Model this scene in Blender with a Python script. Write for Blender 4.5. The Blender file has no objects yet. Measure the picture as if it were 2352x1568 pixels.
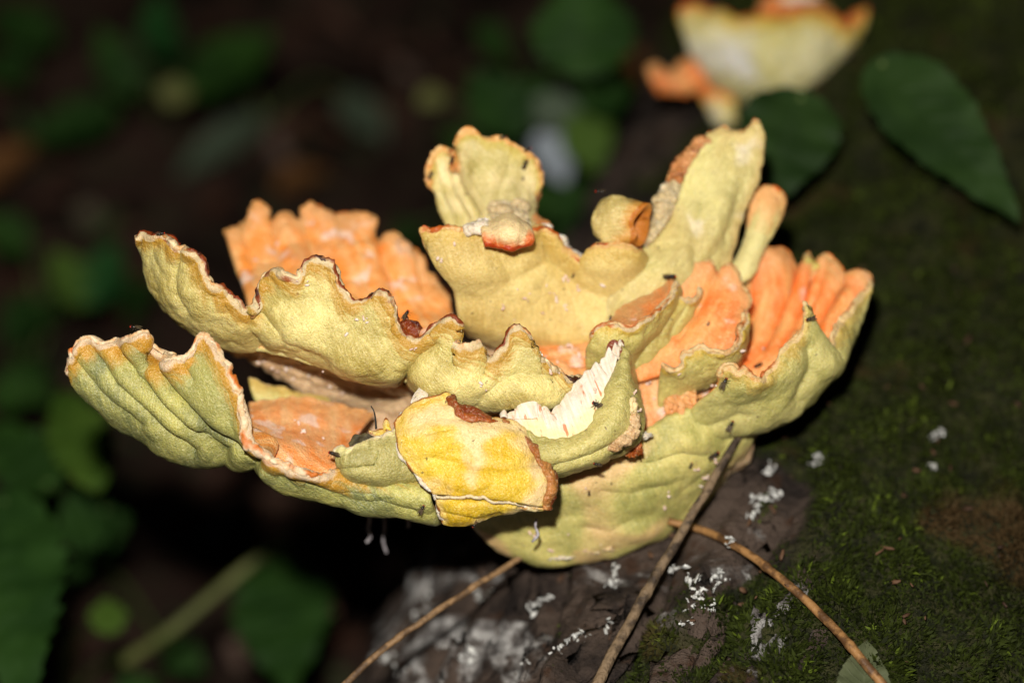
import bpy, math, random
import numpy as np
from mathutils import Vector, Matrix

# ---------------------------------------------------------------- camera, sky, light, exposure
scene = bpy.context.scene
COL = scene.collection
PITCH = math.radians(45)
FOCUS_Z = 0.50
D0 = 0.90                      # metres from lens to the focused front lobes
LENS = 80.0
W_PX, H_PX = 2352.0, 1568.0    # survey grid of the photograph
S = (36.0 / LENS * D0) / W_PX  # metres per survey pixel at the focus distance
FW = np.array([0, math.cos(PITCH), -math.sin(PITCH)])
UP = np.array([0, math.sin(PITCH), math.cos(PITCH)])
RT = np.array([1.0, 0, 0])
CAM = np.array([0, 0, FOCUS_Z]) - FW * D0

cam_data = bpy.data.cameras.new('camera')
cam_data.lens = LENS
cam_data.sensor_width = 36
cam_data.clip_start = 0.02
cam_data.clip_end = 200
cam_data.dof.use_dof = True
cam_data.dof.focus_distance = D0 - 0.012
cam_data.dof.aperture_fstop = 2.6
cam_ob = bpy.data.objects.new('camera', cam_data)
cam_ob.location = CAM
cam_ob.rotation_euler = (math.pi / 2 - PITCH, 0, 0)
COL.objects.link(cam_ob)
scene.camera = cam_ob

world = bpy.data.worlds.new('World')
scene.world = world
world.use_nodes = True
wn = world.node_tree.nodes
bg = wn['Background']
sky = wn.new('ShaderNodeTexSky')
sky.sky_type = 'NISHITA'
sky.sun_disc = False
sky.sun_elevation = math.radians(40)
sky.sun_rotation = math.radians(200)
world.node_tree.links.new(sky.outputs[0], bg.inputs[0])
bg.inputs[1].default_value = 0.0015      # deep forest shade, stopped down for the flash

sun_data = bpy.data.lights.new('sun', 'SUN')
sun_data.energy = 0.02                  # what little daylight filters through the canopy
sun_data.angle = math.radians(10)
sun_data.color = (1, 0.96, 0.88)
sun_ob = bpy.data.objects.new('sun', sun_data)
sun_ob.rotation_euler = (math.radians(50), 0, math.radians(200 - 180))
sun_ob.location = (0, 0, 4)
COL.objects.link(sun_ob)

# the photograph is taken with the camera's flash: one small lamp standing over the lens
fl = bpy.data.lights.new('camera_flash', 'SPOT')
fl.energy = 54
fl.color = (1.0, 0.95, 0.88)
fl.spot_size = math.radians(75)
fl.spot_blend = 0.6
fl.shadow_soft_size = 0.016
fl_ob = bpy.data.objects.new('camera_flash', fl)
fpos = CAM + UP * 0.13 - RT * 0.035
fl_ob.location = fpos
aim = Vector(CAM + FW * (D0 + 0.15) - fpos)
fl_ob.rotation_euler = aim.to_track_quat('-Z', 'Y').to_euler()
COL.objects.link(fl_ob)

scene.view_settings.view_transform = 'Standard'
scene.view_settings.look = 'None'
scene.view_settings.exposure = 0
scene.view_settings.gamma = 1
scene.render.engine = 'CYCLES'
scene.cycles.use_denoising = True
scene.cycles.max_bounces = 6
scene.cycles.diffuse_bounces = 3
scene.cycles.sample_clamp_indirect = 4

# ---------------------------------------------------------------- small maths
rng = np.random.default_rng(7)
random.seed(7)


def to_cam(p):
    """survey points (x px, y px, depth in px units behind the focus plane) -> camera-axis metres"""
    p = np.asarray(p, float)
    D = D0 + p[..., 2] * S
    k = S * D / D0
    return np.stack([(p[..., 0] - W_PX / 2) * k, (H_PX / 2 - p[..., 1]) * k, D], -1)


def cam2world(c):
    c = np.asarray(c, float)
    return CAM + c[..., 0:1] * RT + c[..., 1:2] * UP + c[..., 2:3] * FW


def world2cam(w):
    v = np.asarray(w, float) - CAM
    return np.stack([v @ RT, v @ UP, v @ FW], -1)


def cam2px(c):
    k = S * c[..., 2] / D0
    return np.stack([c[..., 0] / k + W_PX / 2, H_PX / 2 - c[..., 1] / k, (c[..., 2] - D0) / S], -1)


def at(x, y, d):
    return cam2world(to_cam(np.array([x, y, d], float)))


_perm = np.random.default_rng(3).permutation(256)
_perm = np.concatenate([_perm, _perm, _perm])
_grad = np.random.default_rng(4).normal(size=(256, 3))
_grad /= np.linalg.norm(_grad, axis=1, keepdims=True)


def pnoise(p):
    p = np.asarray(p, float)
    i = np.floor(p).astype(int)
    f = p - i
    w = f * f * f * (f * (f * 6 - 15) + 10)
    i &= 255
    out = 0
    for dx in (0, 1):
        for dy in (0, 1):
            for dz in (0, 1):
                h = _perm[_perm[_perm[(i[..., 0] + dx) & 255] + ((i[..., 1] + dy) & 255)] + ((i[..., 2] + dz) & 255)]
                g = _grad[h]
                v = g[..., 0] * (f[..., 0] - dx) + g[..., 1] * (f[..., 1] - dy) + g[..., 2] * (f[..., 2] - dz)
                ww = (w[..., 0] if dx else 1 - w[..., 0]) * (w[..., 1] if dy else 1 - w[..., 1]) * (w[..., 2] if dz else 1 - w[..., 2])
                out = out + ww * v
    return out * 1.5


def fbm(p, o=3):
    a, s, out = 1.0, 1.0, 0
    for k in range(o):
        out = out + a * pnoise(np.asarray(p) * s + 17.3 * k)
        a *= 0.5
        s *= 2.03
    return out


def hermite(t, pts, tq):
    t = np.asarray(t, float)
    pts = np.asarray(pts, float)
    n = len(t)
    m = np.zeros_like(pts)
    d = (pts[1:] - pts[:-1]) / (t[1:] - t[:-1])[:, None]
    m[0], m[-1] = d[0], d[-1]
    for k in range(1, n - 1):
        a, b = t[k] - t[k - 1], t[k + 1] - t[k]
        m[k] = (d[k - 1] * b + d[k] * a) / (a + b)
    i = np.clip(np.searchsorted(t, tq, side='right') - 1, 0, n - 2)
    h = t[i + 1] - t[i]
    x = ((tq - t[i]) / h)[:, None]
    h = h[:, None]
    return (pts[i] * (2 * x**3 - 3 * x**2 + 1) + m[i] * h * (x**3 - 2 * x**2 + x)
            + pts[i + 1] * (-2 * x**3 + 3 * x**2) + m[i + 1] * h * (x**3 - x**2))


def chord(p):
    d = np.linalg.norm(np.diff(p, axis=0), axis=1) + 1e-6
    t = np.concatenate([[0], np.cumsum(d)])
    return t / t[-1]


def grid_from_rows(rows, nu, nv, vp=1.35, sharp=False):
    R = [np.asarray(r, float) for r in rows]
    ts = [chord(r) for r in R]
    uq = np.linspace(0, 1, nu)
    if len(R[0]) > len(R[1]) + 2:          # a ruffled rim is matched to the smooth row below it
        uu = np.linspace(0, 1, 600)
        c = hermite(ts[1], R[1], uu)[:, :2]
        pr = np.array([uu[np.argmin(((c - q[:2])**2).sum(1))] for q in R[0]])
        pr[0], pr[-1] = 0, 1
        pr = np.maximum.accumulate(pr)
        t = 0.6 * pr + 0.4 * ts[0]
        t = (t - t[0]) / (t[-1] - t[0])
        for k in range(1, len(t)):
            t[k] = max(t[k], t[k - 1] + 1e-4)
        ts[0] = t / t[-1]
    C = np.stack([hermite(ts[k], R[k], uq) for k in range(len(R))])   # rows, nu, 3
    if sharp:
        C[0] = np.stack([np.interp(uq, ts[0], R[0][:, c]) for c in range(3)], 1)
    delta = np.zeros_like(C[0])
    if len(R[0]) > len(R[1]) + 2:
        L = np.linalg.norm(np.diff(C[1][:, :2], axis=0), axis=1).sum()
        sg = max(2.0, nu * 38.0 / L)
        k_ = np.arange(-int(3 * sg), int(3 * sg) + 1)
        w_ = np.exp(-0.5 * (k_ / sg)**2)
        w_ /= w_.sum()
        h_ = len(k_) // 2
        pad = np.concatenate([2 * C[0][:1] - C[0][1:h_ + 1][::-1], C[0], 2 * C[0][-1:] - C[0][-h_ - 1:-1][::-1]]) if nu > h_ + 1 else None
        if pad is not None:
            sm = np.stack([np.convolve(pad[:, c], w_, 'valid') for c in range(3)], 1)
            delta = C[0] - sm
            C[0] = sm
    seg = np.array([np.linalg.norm(C[k + 1] - C[k], axis=1).mean() for k in range(len(R) - 1)]) + 1e-6
    tv = np.concatenate([[0], np.cumsum(seg)])
    tv /= tv[-1]
    vq = np.linspace(0, 1, nv)**vp
    flat = C.reshape(len(R), -1)
    G = hermite(tv, flat, vq) if len(R) > 2 else (flat[0] + (flat[1] - flat[0]) * vq[:, None])
    G = G.reshape(nv, nu, 3)
    if np.abs(delta).max() > 0:
        vl = np.concatenate([np.zeros((1, nu)), np.cumsum(np.linalg.norm(np.diff(G, axis=0), axis=-1), 0)], 0)
        G = G + delta[None] * np.exp(-(vl / 46.0)**1.3)[..., None]
    return G


def normals(P):
    a = np.gradient(P, axis=0)
    b = np.gradient(P, axis=1)
    n = np.cross(a, b)
    return n / (np.linalg.norm(n, axis=-1, keepdims=True) + 1e-12)


def pldist(q, line):
    """distance of points q(...,2) to a polyline"""
    best = None
    line = np.asarray(line, float)
    for a, b in zip(line[:-1], line[1:]):
        ab = b - a
        t = np.clip(((q - a) @ ab) / (ab @ ab), 0, 1)
        d = np.linalg.norm(q - (a + t[..., None] * ab), axis=-1)
        best = d if best is None else np.minimum(best, d)
    return best


SURF = []    # (px, py, D, normal) samples of what has been built, so small things can be set down on it


def surf(x, y, tol=7):
    best = None
    for q, n in SURF:
        m = np.abs(q[:, 0] - x) + np.abs(q[:, 1] - y) < tol
        if m.any():
            k = np.where(m)[0][np.argmin(q[m, 2])]
            if best is None or q[k, 2] < best[0]:
                best = (q[k, 2], n[k])
    return best


# ---------------------------------------------------------------- objects
def make_obj(name, verts, faces, mat, parent=None, origin=None, smooth=True, attrs=None):
    me = bpy.data.meshes.new(name)
    o = bpy.data.objects.new(name, me)
    verts = np.asarray(verts, float)
    if origin is None:
        origin = np.array(parent['base']) if parent is not None and 'base' in parent else np.zeros(3)
    v = verts - np.asarray(origin)
    if not isinstance(faces, np.ndarray) and len({len(q_) for q_ in faces}) == 1:
        faces = np.array(faces)
    if isinstance(faces, np.ndarray):
        k = faces.shape[1]
        me.vertices.add(len(v))
        me.vertices.foreach_set('co', v.astype(np.float32).ravel())
        me.loops.add(faces.size)
        me.loops.foreach_set('vertex_index', faces.astype(np.int32).ravel())
        me.polygons.add(len(faces))
        me.polygons.foreach_set('loop_start', np.arange(0, faces.size, k, dtype=np.int32))
        me.update(calc_edges=True)
    else:
        me.from_pydata([tuple(q) for q in v], [], [tuple(int(i) for i in f) for f in faces])
    if smooth:
        me.polygons.foreach_set('use_smooth', np.ones(len(me.polygons), dtype=bool))
    for an, av in (attrs or {}).items():
        av = np.asarray(av, np.float32)
        if av.ndim == 1:
            at_ = me.attributes.new(an, 'FLOAT', 'POINT')
            at_.data.foreach_set('value', av)
        else:
            at_ = me.attributes.new(an, 'FLOAT_VECTOR', 'POINT')
            at_.data.foreach_set('vector', av.ravel())
    me.validate()
    if mat:
        me.materials.append(mat)
    COL.objects.link(o)
    if parent is not None:
        o.parent = parent
        if 'base' not in parent and origin is not None:
            pass
    else:
        o.location = origin
    return o


def thing(name, base, label, cat, group=None):
    o = bpy.data.objects.new(name, None)
    o.empty_display_size = 0.02
    o.location = base
    o['label'] = label
    o['category'] = cat
    if group:
        o['group'] = group
    COL.objects.link(o)
    BASES[o.name] = np.array(base, float)
    return o


BASES = {}


def base_of(o):
    while o is not None:
        if o.name in BASES:
            return BASES[o.name]
        o = o.parent
    return np.zeros(3)


def tag(o, label, cat, group=None):
    o['label'] = label
    o['category'] = cat
    if group:
        o['group'] = group


# ---------------------------------------------------------------- materials
def nodes(name):
    m = bpy.data.materials.new(name)
    m.use_nodes = True
    nt = m.node_tree
    return m, nt, nt.nodes['Principled BSDF']


class NB:
    """tiny node builder"""
    def __init__(self, nt):
        self.nt = nt

    def link(self, a, b):
        self.nt.links.new(a, b)

    def set(self, sock, v):
        if isinstance(v, bpy.types.NodeSocket):
            self.link(v, sock)
        else:
            sock.default_value = v

    def attr(self, name, out='Fac'):
        n = self.nt.nodes.new('ShaderNodeAttribute')
        n.attribute_name = name
        return n.outputs[out]

    def co(self):
        return self.nt.nodes.new('ShaderNodeTexCoord').outputs['Object']

    def noise(self, scale, detail=3, vec=None, rough=0.55, dist=0.0):
        n = self.nt.nodes.new('ShaderNodeTexNoise')
        n.inputs['Scale'].default_value = scale
        n.inputs['Detail'].default_value = detail
        n.inputs['Roughness'].default_value = rough
        n.inputs['Distortion'].default_value = dist
        self.link(vec if vec is not None else self.co(), n.inputs['Vector'])
        return n.outputs['Fac']

    def voro(self, scale, vec=None):
        n = self.nt.nodes.new('ShaderNodeTexVoronoi')
        n.inputs['Scale'].default_value = scale
        self.link(vec if vec is not None else self.co(), n.inputs['Vector'])
        return n.outputs['Distance']

    def scalev(self, vec, s, off=(0, 0, 0)):
        n = self.nt.nodes.new('ShaderNodeMapping')
        self.link(vec, n.inputs['Vector'])
        n.inputs['Scale'].default_value = s
        n.inputs['Location'].default_value = off
        return n.outputs[0]

    def step(self, v, a, b, smooth=True):
        n = self.nt.nodes.new('ShaderNodeMapRange')
        n.interpolation_type = 'SMOOTHSTEP' if smooth else 'LINEAR'
        self.set(n.inputs['Value'], v)
        lo, hi, o0, o1 = (a, b, 0, 1) if a < b else (b, a, 1, 0)
        n.inputs['From Min'].default_value = lo
        n.inputs['From Max'].default_value = hi
        n.inputs['To Min'].default_value = o0
        n.inputs['To Max'].default_value = o1
        return n.outputs[0]

    def math(self, op, a, b=0.0):
        n = self.nt.nodes.new('ShaderNodeMath')
        n.operation = op
        self.set(n.inputs[0], a)
        self.set(n.inputs[1], b)
        return n.outputs[0]

    def mix(self, f, a, b):
        n = self.nt.nodes.new('ShaderNodeMix')
        n.data_type = 'RGBA'
        self.set(n.inputs[0], f)
        for sock, v in ((n.inputs[6], a), (n.inputs[7], b)):
            if isinstance(v, tuple) and len(v) == 3:
                v = (*v, 1)
            self.set(sock, v)
        return n.outputs[2]

    def bump(self, h, strength, dist, prev=None):
        n = self.nt.nodes.new('ShaderNodeBump')
        n.inputs['Strength'].default_value = strength
        n.inputs['Distance'].default_value = dist
        self.link(h, n.inputs['Height'])
        if prev is not None:
            self.link(prev, n.inputs['Normal'])
        return n.outputs[0]


def lin(r, g, b):
    f = lambda c: (c / 255 / 12.92) if c / 255 < 0.04045 else ((c / 255 + 0.055) / 1.055)**2.4
    return (f(r), f(g), f(b))


def fungus_mat(name, pA, pB, band, tA, tB, lip=(215, 190, 140), stain=(135, 60, 20), front='pore',
               band_w=9.0, lip_w=1.6, stain_at=0.56, patch=None, white=0.62, band_amt=0.8, seed=0.0):
    """flesh of a bracket lobe: pore side, cap side, the yellow growing band and the dried lip along the rim"""
    m, nt, bs = nodes(name)
    b = NB(nt)
    co = b.scalev(b.co(), (1, 1, 1), (seed * 0.37, seed * 0.11, seed * 0.23))
    r = b.attr('rim')
    side = b.attr('side')
    uv = b.attr('uvn', 'Vector')
    n1 = b.noise(38, 4, co, 0.6)
    n2 = b.noise(150, 3, co, 0.6)
    pore = b.mix(b.step(n1, 0.38, 0.62), lin(*pA), lin(*pB))
    streak = b.noise(1.0, 2, b.scalev(uv, (0.55, 0.05, 1), (seed * 3.1, 0, 0)))
    pore = b.mix(b.math('MULTIPLY', b.step(streak, 0.42, 0.66), 0.35), pore, lin(*pB))
    pore = b.mix(b.math('MULTIPLY', b.step(b.noise(16, 3, b.scalev(co, (1, 1, 1), (9, 4, 1)), 0.6), 0.46, 0.66), 0.45), pore, lin(*[c * 0.80 for c in pA]))
    fib = b.noise(1.0, 2, b.scalev(uv, (2.4, 0.10, 1), (seed, 3, 0)))
    pore = b.mix(b.math('MULTIPLY', b.step(fib, 0.50, 0.68), 0.30), pore, lin(*[min(255, c * 1.08 + 6) for c in pB]))
    pore = b.mix(b.math('MULTIPLY', b.step(fib, 0.46, 0.30), 0.22), pore, lin(*[c * 0.82 for c in pA]))
    if patch:
        pn = b.noise(patch[1], 2, co, 0.45, 0.4)
        pore = b.mix(b.step(pn, patch[2] - 0.05, patch[2] + 0.09), pore, lin(*patch[0]))
    # fine greyish mottling and small dark specks that age the pores
    pore = b.mix(b.math('MULTIPLY', b.step(n2, 0.55, 0.75), 0.25), pore, lin(*[c * 0.8 for c in pA]))
    spk = b.noise(420, 2, co, 0.5)
    pore = b.mix(b.math('MULTIPLY', b.step(spk, 0.71, 0.75), 0.8), pore, lin(92, 70, 40))
    rb = b.math('ADD', r, b.math('MULTIPLY', b.math('SUBTRACT', b.noise(1, 2, b.scalev(uv, (0.28, 0.08, 1), (seed, 0, 0))), 0.5), band_w * 1.5))
    bandf = b.math('MULTIPLY', b.step(rb, band_w, band_w * 0.25), band_amt)
    pore = b.mix(bandf, pore, lin(*band))
    s1 = b.noise(1.0, 3, b.scalev(uv, (0.20, 0.045, 1), (seed * 1.7, 0, 0)))
    top = b.mix(b.step(s1, 0.36, 0.68), lin(*tA), lin(*tB))
    top = b.mix(b.math('MULTIPLY', b.step(n1, 0.50, 0.68), 0.55), top, lin(*tB))
    top = b.mix(b.math('MULTIPLY', b.step(b.noise(24, 3, b.scalev(co, (1, 1, 1), (2, 8, 5)), 0.6), 0.55, 0.7), 0.5), top, lin(206, 128, 74))
    wn_ = b.noise(85, 3, co, 0.55, 0.3)
    top = b.mix(b.math('MULTIPLY', b.step(wn_, white, white + 0.08), 0.8), top, lin(238, 205, 185))
    rt = b.math('ADD', r, b.math('MULTIPLY', b.math('SUBTRACT', n2, 0.5), 14))
    top = b.mix(b.math('MULTIPLY', b.step(rt, 15, 2.0), 0.75), top, lin(214, 158, 98))
    if front == 'top':
        sd = b.step(side, 0.12, -0.12)
    else:
        sd = b.step(side, -0.12, 0.12)
    body = b.mix(sd, top, pore)
    gr = b.noise(1000, 2, co, 0.6)
    body = b.mix(b.math('MULTIPLY', b.step(gr, 0.52, 0.72), 0.22), body, lin(250, 240, 196))
    body = b.mix(b.math('MULTIPLY', b.step(gr, 0.46, 0.28), 0.30), body, lin(*[c * 0.62 for c in pA]))
    ln = b.noise(60, 3, b.scalev(co, (1, 1, 1), (5, seed, 2)), 0.6)
    lipc = b.mix(b.step(ln, stain_at, stain_at + 0.12), lin(*lip), lin(*stain))
    lipc = b.mix(b.math('MULTIPLY', b.step(n2, 0.58, 0.7), 0.6), lipc, lin(*[0.5 * (p + q) for p, q in zip(lip, stain)]))
    rl = b.math('ADD', r, b.math('MULTIPLY', b.math('SUBTRACT', n2, 0.5), lip_w * 2.2))
    col = b.mix(b.step(rl, lip_w * 1.3, lip_w * 0.7), body, lipc)
    b.link(col, bs.inputs['Base Color'])
    bs.inputs['Roughness'].default_value = 0.34
    bs.inputs['Specular IOR Level'].default_value = 0.5
    bs.inputs['Subsurface Weight'].default_value = 0.3
    bs.inputs['Subsurface Radius'].default_value = (1.0, 0.6, 0.22)
    bs.inputs['Subsurface Scale'].default_value = 0.0035
    fine = b.noise(1300, 2, co, 0.6)
    mid = b.noise(320, 3, co, 0.6)
    lines = b.noise(1.0, 2, b.scalev(uv, (2.2, 0.12, 1)))
    nb = b.bump(fine, 0.9, 0.0007)
    nb = b.bump(mid, 0.4, 0.0008, nb)
    nb = b.bump(lines, 0.3, 0.0005, nb)
    nb = b.bump(b.noise(90, 2, co, 0.5), 0.25, 0.0016, nb)
    b.link(nb, bs.inputs['Normal'])
    return m


def lip_mat(name, cream=(216, 190, 146), tan=(196, 140, 82), brown=(140, 66, 22), amt=0.52, seed=0.0):
    m, nt, bs = nodes(name)
    b = NB(nt)
    co = b.scalev(b.co(), (1, 1, 1), (seed * 0.31, seed * 0.17, seed * 0.5))
    n1, n2 = b.noise(48, 3, co, 0.6), b.noise(260, 3, co, 0.6)
    col = b.mix(b.step(n2, 0.4, 0.66), lin(*cream), lin(*tan))
    k = b.math('ADD', n1, b.math('MULTIPLY', b.attr('out'), 0.10))
    col = b.mix(b.step(k, amt, amt + 0.10), col, lin(*brown))
    k2 = b.math('ADD', b.noise(90, 3, b.scalev(co, (1, 1, 1), (3, 1, 7))), b.math('MULTIPLY', b.attr('out'), 0.06))
    col = b.mix(b.step(k2, amt + 0.12, amt + 0.18), col, lin(*[c * 0.5 for c in brown]))
    b.link(col, bs.inputs['Base Color'])
    bs.inputs['Roughness'].default_value = 0.5
    bs.inputs['Specular IOR Level'].default_value = 0.4
    bs.inputs['Subsurface Weight'].default_value = 0.1
    bs.inputs['Subsurface Scale'].default_value = 0.002
    b.link(b.bump(b.noise(900, 3, co, 0.65), 0.6, 0.0006), bs.inputs['Normal'])
    return m


def simple_mat(name, cA, cB, scale=60, rough=0.7, bump=0.3, bdist=0.001, spec=0.3, lo=0.4, hi=0.6, bscale=None, sss=0):
    m, nt, bs = nodes(name)
    b = NB(nt)
    col = b.mix(b.step(b.noise(scale, 4, None, 0.6), lo, hi), lin(*cA), lin(*cB))
    b.link(col, bs.inputs['Base Color'])
    bs.inputs['Roughness'].default_value = rough
    bs.inputs['Specular IOR Level'].default_value = spec
    if sss:
        bs.inputs['Subsurface Weight'].default_value = sss
        bs.inputs['Subsurface Scale'].default_value = 0.003
    b.link(b.bump(b.noise(bscale or scale * 4, 3), bump, bdist), bs.inputs['Normal'])
    return m


# ---------------------------------------------------------------- the sheet builder (lobes of the fungus)
def sheet(name, rows, mat, parent, T=24, nu=160, nv=70, bumps=(), creases=(), rough=0.0010, rough_f=55,
          pleat=(0, 0), lip_amp=0.0012, edge_amp=0.0014, rim=('r0',), swell=0.12, seed=0, vp=1.35, register=True, crumble=0.0, lip=None, flare=0, sharp=False, planar=False):
    if flare:      # the rim leans out over the wall below it
        rows = [[(x, y, d - flare) for x, y, d in rows[0]]] + [[(x, y, d - flare * 0.25) for x, y, d in rows[1]]] + list(rows[2:])
    G = grid_from_rows(rows, nu, nv, vp, sharp)
    P = to_cam(G)
    n = normals(P)
    if (n * -P).sum(-1).mean() < 0:
        n = -n
    sgn = 1
    xy = G[..., :2]
    du = np.linalg.norm(np.diff(P, axis=1), axis=-1)
    dv = np.linalg.norm(np.diff(P, axis=0), axis=-1)
    ul = np.concatenate([np.zeros((nv, 1)), np.cumsum(du, 1)], 1)
    vl = np.concatenate([np.zeros((1, nu)), np.cumsum(dv, 0)], 0)
    ed = {'r0': vl, 'r1': vl[-1:] - vl, 'c0': ul, 'c1': ul[:, -1:] - ul}
    edge = np.minimum.reduce(list(ed.values()))
    rimd = np.minimum.reduce([ed[k] for k in rim])
    off = np.zeros((nv, nu))
    for (x, y, rx, ry, a) in bumps:
        off += a * S * np.exp(-((xy[..., 0] - x) / rx)**2 - ((xy[..., 1] - y) / ry)**2)
    for (ln, w, a) in creases:
        off -= a * S * np.exp(-(pldist(xy, ln) / w)**2)
    q = P * rough_f + seed * 7.7
    off += rough * fbm(q, 4)
    off += rough * 0.35 * fbm(q * 4.1, 2)
    if pleat[0]:
        uu = ul.mean(0)[None, :] * np.ones((nv, 1))
        z = np.zeros_like(uu)
        pl = pnoise(np.stack([uu * pleat[0], vl * pleat[0] * 0.06, z + seed], -1))
        off += pleat[1] * pl * np.exp(-rimd / 0.05)
    # ruffled, crumbling lip
    off += lip_amp * fbm(P * 190 + seed, 2) * np.exp(-rimd / 0.005)
    if crumble:
        off += crumble * 1.5 * fbm(P * 120 + seed * 3, 3) + crumble * 0.7 * np.abs(fbm(P * 400 + seed, 2))
    P = P + n * off[..., None]
    if edge_amp:
        tv = np.gradient(P, axis=0)
        tv /= np.linalg.norm(tv, axis=-1, keepdims=True) + 1e-12
        uu = ul[:1] * np.ones((nv, 1))
        e = edge_amp * fbm(np.stack([uu * 130, uu * 0 + seed * 1.3, uu * 0], -1), 3) * np.exp(-vl / 0.007)
        P = P + tv * e[..., None]
    n = normals(P)
    if (n * -P).sum(-1).mean() < 0:
        n = -n
    t = T * S / 2
    rr = t * 1.3
    x = np.clip(edge / rr, 0, 1)
    h = t * np.sqrt(np.maximum(1 - (1 - x)**2, 0))
    h = h * (1 + swell * np.exp(-((rimd - rr) / (rr * 1.2))**2) * (0.6 + 0.9 * fbm(P * 160 + 9 + seed, 2)))
    F = P + n * h[..., None]
    B = P - n * h[..., None]
    nF = nv * nu
    idx = np.arange(nF).reshape(nv, nu)
    bidx = idx + nF
    bidx[0], bidx[-1], bidx[:, 0], bidx[:, -1] = idx[0], idx[-1], idx[:, 0], idx[:, -1]
    fa = np.stack([idx[:-1, :-1], idx[:-1, 1:], idx[1:, 1:], idx[1:, :-1]], -1).reshape(-1, 4)
    fb = np.stack([bidx[:-1, :-1], bidx[1:, :-1], bidx[1:, 1:], bidx[:-1, 1:]], -1).reshape(-1, 4)
    # outward winding
    a, b_, c = F[nv // 2, nu // 2], F[nv // 2, nu // 2 + 1], F[nv // 2 + 1, nu // 2 + 1]
    Wv = cam2world(np.concatenate([F.reshape(-1, 3), B.reshape(-1, 3)]))
    used = np.zeros(len(Wv), bool)
    used[fa] = True
    used[fb] = True
    remap = np.cumsum(used) - 1
    faces = remap[np.concatenate([fa, fb])]
    w0, w1, w2 = Wv[idx[nv // 2, nu // 2]], Wv[idx[nv // 2, nu // 2 + 1]], Wv[idx[nv // 2 + 1, nu // 2 + 1]]
    nn = np.cross(w1 - w0, w2 - w0)
    if nn @ cam_dirs(n[nv // 2, nu // 2]) < 0:
        faces = faces[:, ::-1]
    sd = (h / t).reshape(-1)
    side = np.concatenate([sd, -sd])[used]
    rm = np.concatenate([rimd.reshape(-1)] * 2)[used] * 1000
    uvn = np.stack([P[..., 0] + 0.35 * P[..., 1] if planar else ul, vl, np.zeros_like(ul)], -1).reshape(-1, 3) * 1000
    uvn = np.concatenate([uvn, uvn])[used]
    o = make_obj(name, Wv[used], faces, mat, parent, origin=base_of(parent),
                 attrs={'rim': rm, 'side': side, 'uvn': uvn})
    if register:
        SURF.append((cam2px(F.reshape(-1, 3)), cam_dirs(n.reshape(-1, 3))))
    if lip:
        rim_roll(o, P, n, lip[0], lip[1], seed, lip[2] if len(lip) > 2 else None)
    return o


def rim_roll(lobe, P, n, r_px, mat, seed, prof=None):
    """the dried, crinkled roll of flesh that edges a lobe"""
    m = min(P.shape[0] - 1, 4)
    e, tin, nn = P[0], P[m] - P[0], n[1]
    N = len(e)
    q = np.linspace(0, N - 1, int(N * 1.6))
    ip = lambda a: np.stack([np.interp(q, np.arange(N), a[:, c]) for c in range(3)], 1)
    e, tin, nn = ip(e), ip(tin), ip(nn)
    tin /= np.linalg.norm(tin, axis=1, keepdims=True) + 1e-12
    nn = nn - (nn * tin).sum(1, keepdims=True) * tin
    nn /= np.linalg.norm(nn, axis=1, keepdims=True) + 1e-12
    M = len(e)
    r = r_px * S * np.ones(M)
    if prof is not None:
        r = r * np.interp(np.linspace(0, 1, M), np.linspace(0, 1, len(prof)), prof)
    k = 12
    ang = np.linspace(0, 2 * math.pi, k, endpoint=False)
    ra = r * (1.0 + 0.75 * fbm(e * 75 + seed, 2))
    rb = r * (0.75 + 0.5 * fbm(e * 110 + seed + 50, 2))
    ra, rb = np.clip(ra, 0.35 * r, None), np.clip(rb, 0.35 * r, None)
    sh = r * 0.9 * fbm(e * 60 + seed + 20, 2)
    fade = np.clip(np.minimum(np.arange(M), np.arange(M)[::-1]) / 6.0, 0.05, 1)
    c0 = e + tin * (ra * 0.35)[:, None] + nn * sh[:, None]
    V = c0[:, None] + (-np.cos(ang)[None, :, None] * tin[:, None] * ra[:, None, None] + np.sin(ang)[None, :, None] * nn[:, None] * rb[:, None, None]) * fade[:, None, None]
    rad = V - c0[:, None]
    rl = np.linalg.norm(rad, axis=-1, keepdims=True) + 1e-12
    cr = 0.45 * fbm(V * 420 + seed, 3) - 0.35 * np.clip(0.25 - np.abs(fbm(V * 300 + seed + 9, 2)), 0, 1) / 0.25
    V = V + rad / rl * (cr * r[:, None] * 0.8)[..., None] * fade[:, None, None]
    idx = np.arange(M * k).reshape(M, k)
    nx = np.roll(idx, -1, axis=1)
    fc = np.stack([idx[:-1], nx[:-1], nx[1:], idx[1:]], -1).reshape(-1, 4)
    out = np.tile(np.cos(ang), (M, 1)).reshape(-1)
    fr = np.tile(np.sin(ang), (M, 1)).reshape(-1)
    make_obj('rim', cam2world(V.reshape(-1, 3)), fc, mat, lobe, origin=base_of(lobe), attrs={'out': out, 'facing': fr})


def cam_dirs(v):
    v = np.asarray(v)
    return v[..., 0:1] * RT + v[..., 1:2] * UP + v[..., 2:3] * FW


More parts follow.
